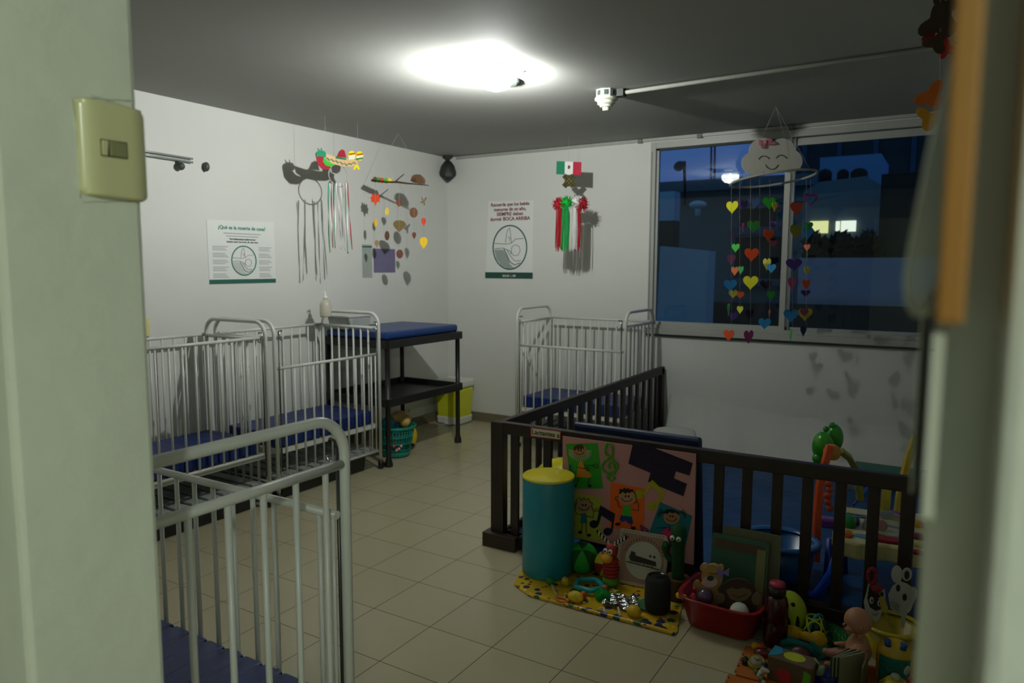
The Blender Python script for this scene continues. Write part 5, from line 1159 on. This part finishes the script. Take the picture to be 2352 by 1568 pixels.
rk = thing('red_ring_toy', 'knobbly red loop toy with a yellow tag and cords above the yellow bowl', 'toy', (-.17, 2.88, .2))
def G5(px, py, o=0): return on(px, py, 'Y', 2.875-o)
m = MB().tube([G5(x, y) for x, y in ell(2003, 1322, 9, 17, 18)], .007, 8, True); m.build('loop', mat('red_knobbly', '8c1420', .5, bump=1, bscale=200), rk)
MB().sph(G5(2014, 1350), (.02, .015, .018)).build('knot', mat('red_knobbly', '8c1420', .5), rk)
m = MB().prism([G5(x, y) for x, y in ((2018, 1372), (2030, 1368), (2040, 1395), (2036, 1402), (2026, 1402))], -Y, .008); m.build('tag', P('9c8c3c', .6), rk, 'yellow tag')
m = MB().tube([G5(2034, 1402), G5(2040, 1420), G5(2052, 1440)], .0015, 5); m.tube([G5(2028, 1402), G5(2040, 1425), G5(2048, 1445)], .0015, 5); m.tube([G5(2016, 1358), G5(2024, 1370)], .0015, 5); m.build('cord', P('9c9030', .6), rk)
# robot-like toys
ro = thing('caterpillar_toy', 'yellow plastic toy with blue antennae and a teal belly at the right edge', 'toy', (-.09, 2.70, 0)); k8 = V((-.1, 2.735, .0))
MB().lathe([(0, 0), (.05, .0), (.058, .02), (.06, .09), (.056, .13), (.038, .155), (.015, .165), (0, .166)], k8, 28, M=Matrix.Diagonal((1, .75, 1))).build('body', mat('toy_yellow', 'b89a1c', .3), ro)
m = MB().grid(12, 14, lambda u, v: k8+V((.048*(2*u-1), -.047*math.sqrt(max(0, 1-(.8*(2*u-1))**2)), .01+.105*v)))
m.build('belly', mat('toy_teal', '0f6c64', .4, bump=.6, bscale=90), ro, 'teal belly')
for s_ in (-1, 1): MB().tube([k8+V((s_*.012, -.02, .145)), k8+V((s_*.024, -.025, .15)), k8+V((s_*.026, -.025, .168))], [.009, .01, .012], 10).build('antenna', P('123c74', .3), ro, 'blue antenna')
yt = thing('yellow_teapot', 'small yellow toy with a clear knob and a red handle at the bottom right', 'toy', (-.08, 2.6, 0)); k9 = V((-.09, 2.63, 0))
MB().lathe([(0, 0), (.045, 0), (.052, .02), (.05, .05), (.03, .072), (0, .078)], k9, 28).build('body', P('b0a01c', .3), yt)
MB().sph(k9+V((-.002, 0, .083)), (.016, .016, .012)).build('knob', glassmat('knob_clear', tint=(.8, .85, .85), haze=.3), yt)
m = MB().sph(k9+V((.045, -.01, .085)), (.014, .012, .018)); m.sph(k9+V((.05, -.01, .072)), .012); m.build('handle', P('8c1420', .3), yt, 'red handle')
MB().sph(k9+V((.03, .02, .105)), (.008, .005, .018), M=rot(0, 0, .3)).build('white_tab', P('9aa09a', .4), yt)
# doll
dl = thing('baby_doll', 'bare pink baby doll sitting on the floor facing left', 'doll', (-.23, 2.78, 0))
skn = mat('doll_skin', 'a8765a', .45, noise=.04)
def skinmesh(nodes, edges, levels=2):
    me = bpy.data.meshes.new('sk'); me.from_pydata([n[0] for n in nodes], edges, []); ob2 = bpy.data.objects.new('sk', me); COL.objects.link(ob2)
    md = ob2.modifiers.new('k', 'SKIN'); sv = me.skin_vertices[0].data
    for i, n in enumerate(nodes): sv[i].radius = (n[1], n[1]) if not isinstance(n[1], tuple) else n[1]
    sv[0].use_root = True; md.use_smooth_shade = True
    ob2.modifiers.new('s', 'SUBSURF').levels = levels
    dg = bpy.context.evaluated_depsgraph_get(); out = bpy.data.meshes.new_from_object(ob2.evaluated_get(dg))
    bpy.data.objects.remove(ob2); bpy.data.meshes.remove(me); return out
# local: facing -x, sits, z up
nodes = [((0, 0, .04), .048), ((-.004, 0, .075), .052), ((.002, 0, .108), .042), ((0, 0, .128), .016), ((-.004, 0, .15), .02),
         ((0, -.044, .108), .02), ((-.006, -.06, .075), .017), ((-.045, -.048, .06), .012), ((-.06, -.046, .062), .009),
         ((0, .044, .108), .02), ((-.006, .06, .075), .017), ((-.045, .048, .062), .012), ((-.06, .046, .066), .009),
         ((-.03, -.034, .034), .027), ((-.07, -.046, .03), .022), ((-.10, -.046, .022), .015), ((-.118, -.046, .034), .012),
         ((-.03, .034, .034), .027), ((-.07, .046, .03), .022), ((-.10, .046, .022), .015), ((-.118, .046, .034), .012)]
edges = [(0, 1), (1, 2), (2, 3), (3, 4), (2, 5), (5, 6), (6, 7), (7, 8), (2, 9), (9, 10), (10, 11), (11, 12), (0, 13), (13, 14), (14, 15), (15, 16), (0, 17), (17, 18), (18, 19), (19, 20)]
# fingers
for base_, sgn in ((8, -1), (12, 1)):
    b0 = V(nodes[base_][0])
    for j, (dy_, ln) in enumerate(((-.006, .013), (-.002, .015), (.002, .0145), (.006, .012))):
        nodes.append((tuple(b0+V((-.006, dy_, .001))), .0032)); nodes.append((tuple(b0+V((-.006-ln, dy_*1.3, -.003))), .0026)); k = len(nodes); edges += [(base_, k-2), (k-2, k-1)]
    nodes.append((tuple(b0+V((-.002, -sgn*.009, .004))), .003)); nodes.append((tuple(b0+V((-.008, -sgn*.014, .004))), .0026)); k = len(nodes); edges += [(base_, k-2), (k-2, k-1)]
dme = skinmesh(nodes, edges)
dM = Matrix.Translation((-.212, 2.74, .012)) @ Matrix.Rotation(math.radians(12), 4, 'Z') @ Matrix.Scale(1.02, 4)
m = MB(); m.mesh(dme, dM)
def hd(p):
    q = p.copy()
    if p.x < 0: q.x *= .94
    if p.z > 0: q.z *= 1.04
    if p.z < -.1 and p.x < -.2: q.x *= 1.02
    return q
HM = Matrix.Rotation(math.radians(12), 3, 'Z') @ Matrix.Rotation(math.radians(-14), 3, 'Y')
hc_ = dM @ V((-.012, 0, .182))
m.sph(hc_, (.048, .041, .046), 0, 28, HM, hd)
for yy in (-.022, .022): m.sph(hc_+HM@V((-.03, yy*.86, -.018)), (.016, .016, .014), 0, 14)
m.sph(hc_+HM@V((-.047, 0, -.01)), (.006, .006, .006), 0, 10); m.sph(hc_+HM@V((-.041, 0, -.026)), (.009, .010, .005), 0, 10); m.sph(hc_+HM@V((-.036, 0, -.037)), (.011, .012, .008), 0, 10)
for yy in (-.04, .04): m.sph(hc_+HM@V((.004, yy, -.008)), (.008, .005, .012), 0, 12)
for f in m.bm.faces: f.smooth = True
m.build('body', skn, dl)
m = MB()
for yy in (-.017, .017): m.sph(hc_+HM@V((-.0425, yy, -.002)), (.004, .006, .004), 0, 10)
m.build('eyes', P('1c1410', .2), dl)
m = MB().tube([hc_+HM@V((-.0495, yy, -.027+abs(yy)*.15)) for yy in (-.009, -.004, 0, .004, .009)], .0014, 5); m.build('mouth', P('8c3c38', .5), dl)
# ------------------------------------------------------------------ near the doorway, right
ys = MB(); ys.lims(-.0052, .0042, .315, .386, 1.432, 1.80)
tag(ys.build('yellow_strip', mat('yellow_board', '84580a', .6, noise=.06), bevel=.0015), 'yellow board seen edge-on hanging at the right side of the doorway', 'board')
pb = thing('plastic_pouch', 'clear plastic pouch hanging left of the yellow board at the doorway', 'pouch', (-.02, .36, 1.5))
prof = [(2186, 118), (2172, 190), (2150, 260), (2128, 360), (2108, 460), (2088, 560), (2076, 640), (2078, 700), (2096, 728), (2122, 726), (2146, 690), (2160, 640)]
back = [(2190, 118), (2186, 190), (2180, 260), (2174, 360), (2168, 460), (2164, 560), (2163, 640)]
m = MB(); DY = .335
lf = [on(x, y, 'Y', DY) for x, y in prof]; rt_ = [on(x, y, 'Y', DY) for x, y in back[::-1]]
loop = lf+rt_
c_loop = sum(loop, V((0, 0, 0)))/len(loop)
l2 = [c_loop+(p-c_loop)*.9+Y*.04 for p in loop]; l1 = [c_loop+(p-c_loop)*.9 for p in loop]
rings = [[m.bm.verts.new(p) for p in (q+Y*d for q in r_)] for r_, d in ((l1, 0), (loop, .01), (loop, .035), (l1, .05))]
for i in range(3):
    for k in range(len(loop)): m.face([rings[i][k], rings[i][(k+1) % len(loop)], rings[i+1][(k+1) % len(loop)], rings[i+1][k]], 0, True)
m.face(rings[0]); m.face(rings[-1][::-1])
m.build('film', glassmat('pouch_clear', tint=(.8, .84, .83), haze=.3, rough=.12), pb)
m = MB(); m.tube([p+Y*.02 for p in lf], .0012, 6); m.tube([p+Y*.02 for p in rt_[:5]], .001, 6); m.build('seam', mat('seam', 'd0d2c6', .3), pb)
m = MB(); m.lims(-.0138, -.0108, .46, .55, 1.325, 1.44); m.lims(-.0145, -.0138, .46, .465, 1.325, 1.44, 1); tag(m.build('laminated_sheet', [mat('sheet_lam', '2c2f2a', .3), mat('seam', 'd0d2c6', .3)]), 'grey laminated sheet seen edge-on below the pouch on the door reveal', 'sheet')
m = MB(); m.lims(-.0066, -.0016, .368, .389, 1.34, 1.424); tag(m.build('white_strip', mat('strip_white', 'a9ab9e', .6)), 'pale plastic strip below the yellow board at the doorway', 'strip')
# leaf garland
lg = thing('leaf_garland', 'string of brown, red and orange paper leaves hanging beside the doorway', 'garland', atd(2150, 10, 1.9))
def mpl(px, py, s_, c_, d=1.85, rz=0):
    pts = [(s_*.5*(.72+.28*math.cos(3*a_*math.pi/15))*math.cos(a_*math.pi/15), s_*.62*(.72+.28*math.cos(3*a_*math.pi/15))*math.sin(a_*math.pi/15)) for a_ in range(30)]; o = []
    for x, y in pts: o.append((px+x*math.cos(rz)-y*math.sin(rz), py+x*math.sin(rz)+y*math.cos(rz)))
    p0 = atd(px, py, d); n_ = V((CW.x, CW.y, 0)).normalized()
    MB().prism([onp(x, y, p0, n_) for x, y in o], -n_, .002).build('paper_leaf', P(c_, .8), lg)
mpl(2150, 52, 82, '3a2c1a', 1.85, .6); mpl(2172, 18, 60, '34281a', 1.86, -.5); mpl(2137, 85, 38, 'a81c14', 1.88, .8); mpl(2150, 98, 56, '3c2e1a', 1.84, 1.1); mpl(2174, 112, 46, 'b01810', 1.87, .2)
mpl(2140, 222, 72, 'c06010', 1.85, .9); mpl(2134, 272, 60, 'c08a14', 1.86, 1.8); mpl(2185, 60, 60, '34281a', 1.87, 2.2)
m = MB().tube([atd(2160, 0, 1.85), V((atd(2160, 0, 1.85).x, atd(2160, 0, 1.85).y, HC))], .0008, 5); m.tube([atd(2160, 0, 1.85), atd(2158, 280, 1.85)], .0008, 5); m.build('thread', thread, lg)
# ------------------------------------------------------------------ outside, seen through the window
def ext(c_, **k): return mat('ext_'+c_, c_, .9, noise=.12, nscale=1.5, bump=.2, bscale=8, **k)
struct(MB().lims(-60, 60, 6.5, 80, -3.2, -3).build('ground_outside', ext('2a2e30')))
def E(px, py, y): return on(px, py, 'Y', y)
def bldg(m, x0, x1, yt, yb_, Yd, dep, mi=0, zb=None):
    a, b_ = E(x0, yt, Yd), E(x1, yb_ if yb_ else yt, Yd)
    z0 = zb if zb is not None else b_.z
    m.lims(min(a.x, b_.x), max(a.x, b_.x), Yd, Yd+dep, z0, a.z, mi); return a, b_
h1 = thing('house', 'long dark flat-roofed building outside the left window pane', 'building', (E(1700, 500, 15).x, 15, -3))
m = MB(); bldg(m, 1512, 1890, 434, 470, 15, 1.5, 0, -3); m.build('wall', ext('5f7070'), h1)
m = MB(); a = E(1512, 432, 14.9); b_ = E(1890, 440, 14.9); m.lims(a.x, b_.x, 14.7, 15, a.z-.12, a.z+.1); m.build('roof_edge', ext('5c6c78'), h1)
for x0, x1, y0, y1 in ((1690, 1790, 545, 640), (1700, 1780, 480, 520)):
    m = MB(); a, b_ = E(x0, y0, 14.95), E(x1, y1, 14.95); m.lims(a.x, b_.x, 14.93, 15.02, b_.z, a.z); m.build('window', ext('12181c'), h1)
    m = MB(); m.lims(a.x-.1, b_.x+.1, 14.85, 15, a.z, a.z+.1); m.lims(a.x-.1, b_.x+.1, 14.8, 15, b_.z-.15, b_.z); m.build('window_ledge', ext('4a5a6e'), h1)
mv = thing('roof_vent', 'pale mushroom-shaped vent on the dark building outside', 'vent', E(1603, 495, 14.2))
p, q, s_ = E(1603, 497, 14.2), E(1603, 470, 14.2), E(1603, 463, 14.2)
MB().tube([p, q], .06, 10).build('pipe', ext('c8ccd0'), mv); MB().sph(q, (.17, .17, .08)).build('cap', ext('d8dcdc'), mv)
m = MB(); bldg(m, 1470, 1548, 443, 506, 12, .3, 0, None); m.lims(E(1470, 443, 12).x, E(1548, 506, 12).x, 12.02, 12.3, -3, E(1548, 506, 12).z, 1)
tag(m.build('small_house', [ext('b4c0c8'), ext('20282a')]), 'small pale blue house wall at the left edge of the window view', 'building')
dsh = thing('satellite_dish', 'satellite dish on a mast silhouetted against the dusk sky', 'satellite dish', E(1572, 430, 14))
MB().tube([E(1573, 470, 14.9), E(1572, 372, 14)], .03, 8).build('mast', ext('1d232a'), dsh)
dc = E(1560, 381, 13.9); MB().lathe([(0, .03), (.06, .02), (.11, 0), (.11, -.01), (0, .01)], dc, 20, M=Matrix.Rotation(1.2, 3, 'X')).build('dish', ext('232c36'), dsh)
MB().tube([dc, E(1572, 388, 14)], .02, 6).build('bracket', ext('1d232a'), dsh)
for i, px in enumerate((1633, 1641)):
    tag(MB().tube([E(px, 434, 16), E(px+1, 330, 16)], .025, 6).build('antenna_mast', ext('2c3644')), ('left' if i == 0 else 'right')+' of two thin antenna masts beyond the dark building', 'antenna')
m = MB(); a, b_ = E(1516, 565, 8), E(1617, 752, 8); m.prism([V((a.x, 8, a.z)), V((b_.x+.02, 8, a.z-.06)), V((b_.x-.03, 8, -3)), V((a.x-.1, 8, -3))], Y, .3)
tag(m.build('garden_wall', ext('a4b4b4')), 'bright bluish wall panel at the lower left of the window view', 'wall')
m = MB(); a, b_ = E(1835, 592, 9), E(2145, 706, 9); m.lims(a.x, b_.x+1, 9, 9.2, b_.z, a.z)
tag(m.build('terrace_wall', ext('68788c')), 'long blue wall across the lower right window pane', 'wall')
m = MB(); m.lims(a.x-1, b_.x+1.2, 8.9, 9.4, -3, b_.z); tag(m.build('lower_roof', ext('161a1c')), 'dark roof below the long blue wall', 'roof')
h2 = thing('lit_house', 'dark gabled house outside with two lit windows behind the plants', 'building', (E(1930, 500, 12).x, 12, -3))
m = MB(); P_ = [E(1845, 440, 12), E(1882, 418, 12), E(1990, 404, 12), E(2028, 428, 12), E(2020, 600, 12)]; P_[4].z = -3; P_.append(V((P_[0].x, 12, -3))); m.prism(P_, Y, .5); m.build('wall', ext('6a7c80'), h2)
m = MB(); p_, q_ = E(1990, 520, 11.95), E(2018, 600, 11.95); m.lims(p_.x, q_.x, 11.93, 12, q_.z, p_.z); m.build('side_panel', ext('5c7890'), h2)
for x0, x1, y0, y1, c_ in ((1861, 1901, 508, 535, (.95, 1, .45)), (1920, 1928, 508, 530, (.9, 1, .8)), (1932, 1965, 507, 531, (.9, 1, .85))):
    m = MB(); a, b_ = E(x0, y0, 11.96), E(x1, y1, 11.96); m.lims(a.x, b_.x, 11.95, 12.0, b_.z, a.z); m.build('lit_window', emis('litwin%d' % x0, c_, .75 if x0 < 1900 else .95), h2, 'lit window')
for i, (px, w_) in enumerate(((1895, 15), (1936, 13), (1973, 19))):
    a, b_ = E(px-w_, 388 if i < 2 else 386, 12.6), E(px+w_, 425, 12.6); r_ = (b_.x-a.x)/2
    tag(MB().lathe([(0, 0), (r_, 0), (r_, (a.z-b_.z)*.75), (r_*.6, (a.z-b_.z)*.92), (0, a.z-b_.z)], ((a.x+b_.x)/2, 12.6, b_.z), 16).build('water_tank', ext('0f1315')), ('leftmost', 'middle', 'rightmost')[i]+' of the three dark water tanks on the gabled house', 'water tank')
m = MB(); a, b_ = E(1884, 362, 17), E(2020, 430, 17); m.lims(a.x, b_.x, 17, 19, -3, a.z); tag(m.build('blue_house', ext('7ca0c8')), 'blue house wall behind the three water tanks', 'building')
m = MB(); a, b_ = E(1820, 310, 22), E(2150, 430, 22); m.lims(a.x, b_.x+1, 22, 26, -3, a.z+.6)
for i in range(9): m.lims(a.x+.3+i*.9, a.x+.42+i*.9, 21.9, 22, 0, a.z+.6, 1)
tag(m.build('tower_block', [ext('2c3a40'), ext('34506c')]), 'tall dark tower block filling the right window pane', 'building')
m = MB(); a, b_ = E(2025, 400, 10.5), E(2125, 600, 10.5); m.lims(a.x, b_.x+1, 10.5, 11.5, -3, a.z); tag(m.build('dark_shed', ext('141c18')), 'very dark building at the right edge of the window view', 'building')
m = MB(); fol = ext('0c120d')
for i in range(900):
    px = random.uniform(1850, 2030); c_ = E(px, random.uniform(545+8*math.sin(px*.1), 600), 10.6+random.uniform(-.2, .2)); a = V((random.gauss(0, 1), random.gauss(0, 1), random.gauss(0, 1))).normalized(); b_ = a.orthogonal().normalized()
    m.face([m.bm.verts.new(c_+a*.1), m.bm.verts.new(c_+b_*.04), m.bm.verts.new(c_-a*.1), m.bm.verts.new(c_-b_*.04)])
m.lims(E(1850, 590, 10.6).x, E(2030, 590, 10.6).x, 10.4, 10.8, E(1850, 612, 10.6).z, E(1850, 585, 10.6).z)
tag(m.build('shrubs', fol, norm=False), 'dark leafy shrubs in front of the lit windows outside', 'shrub')
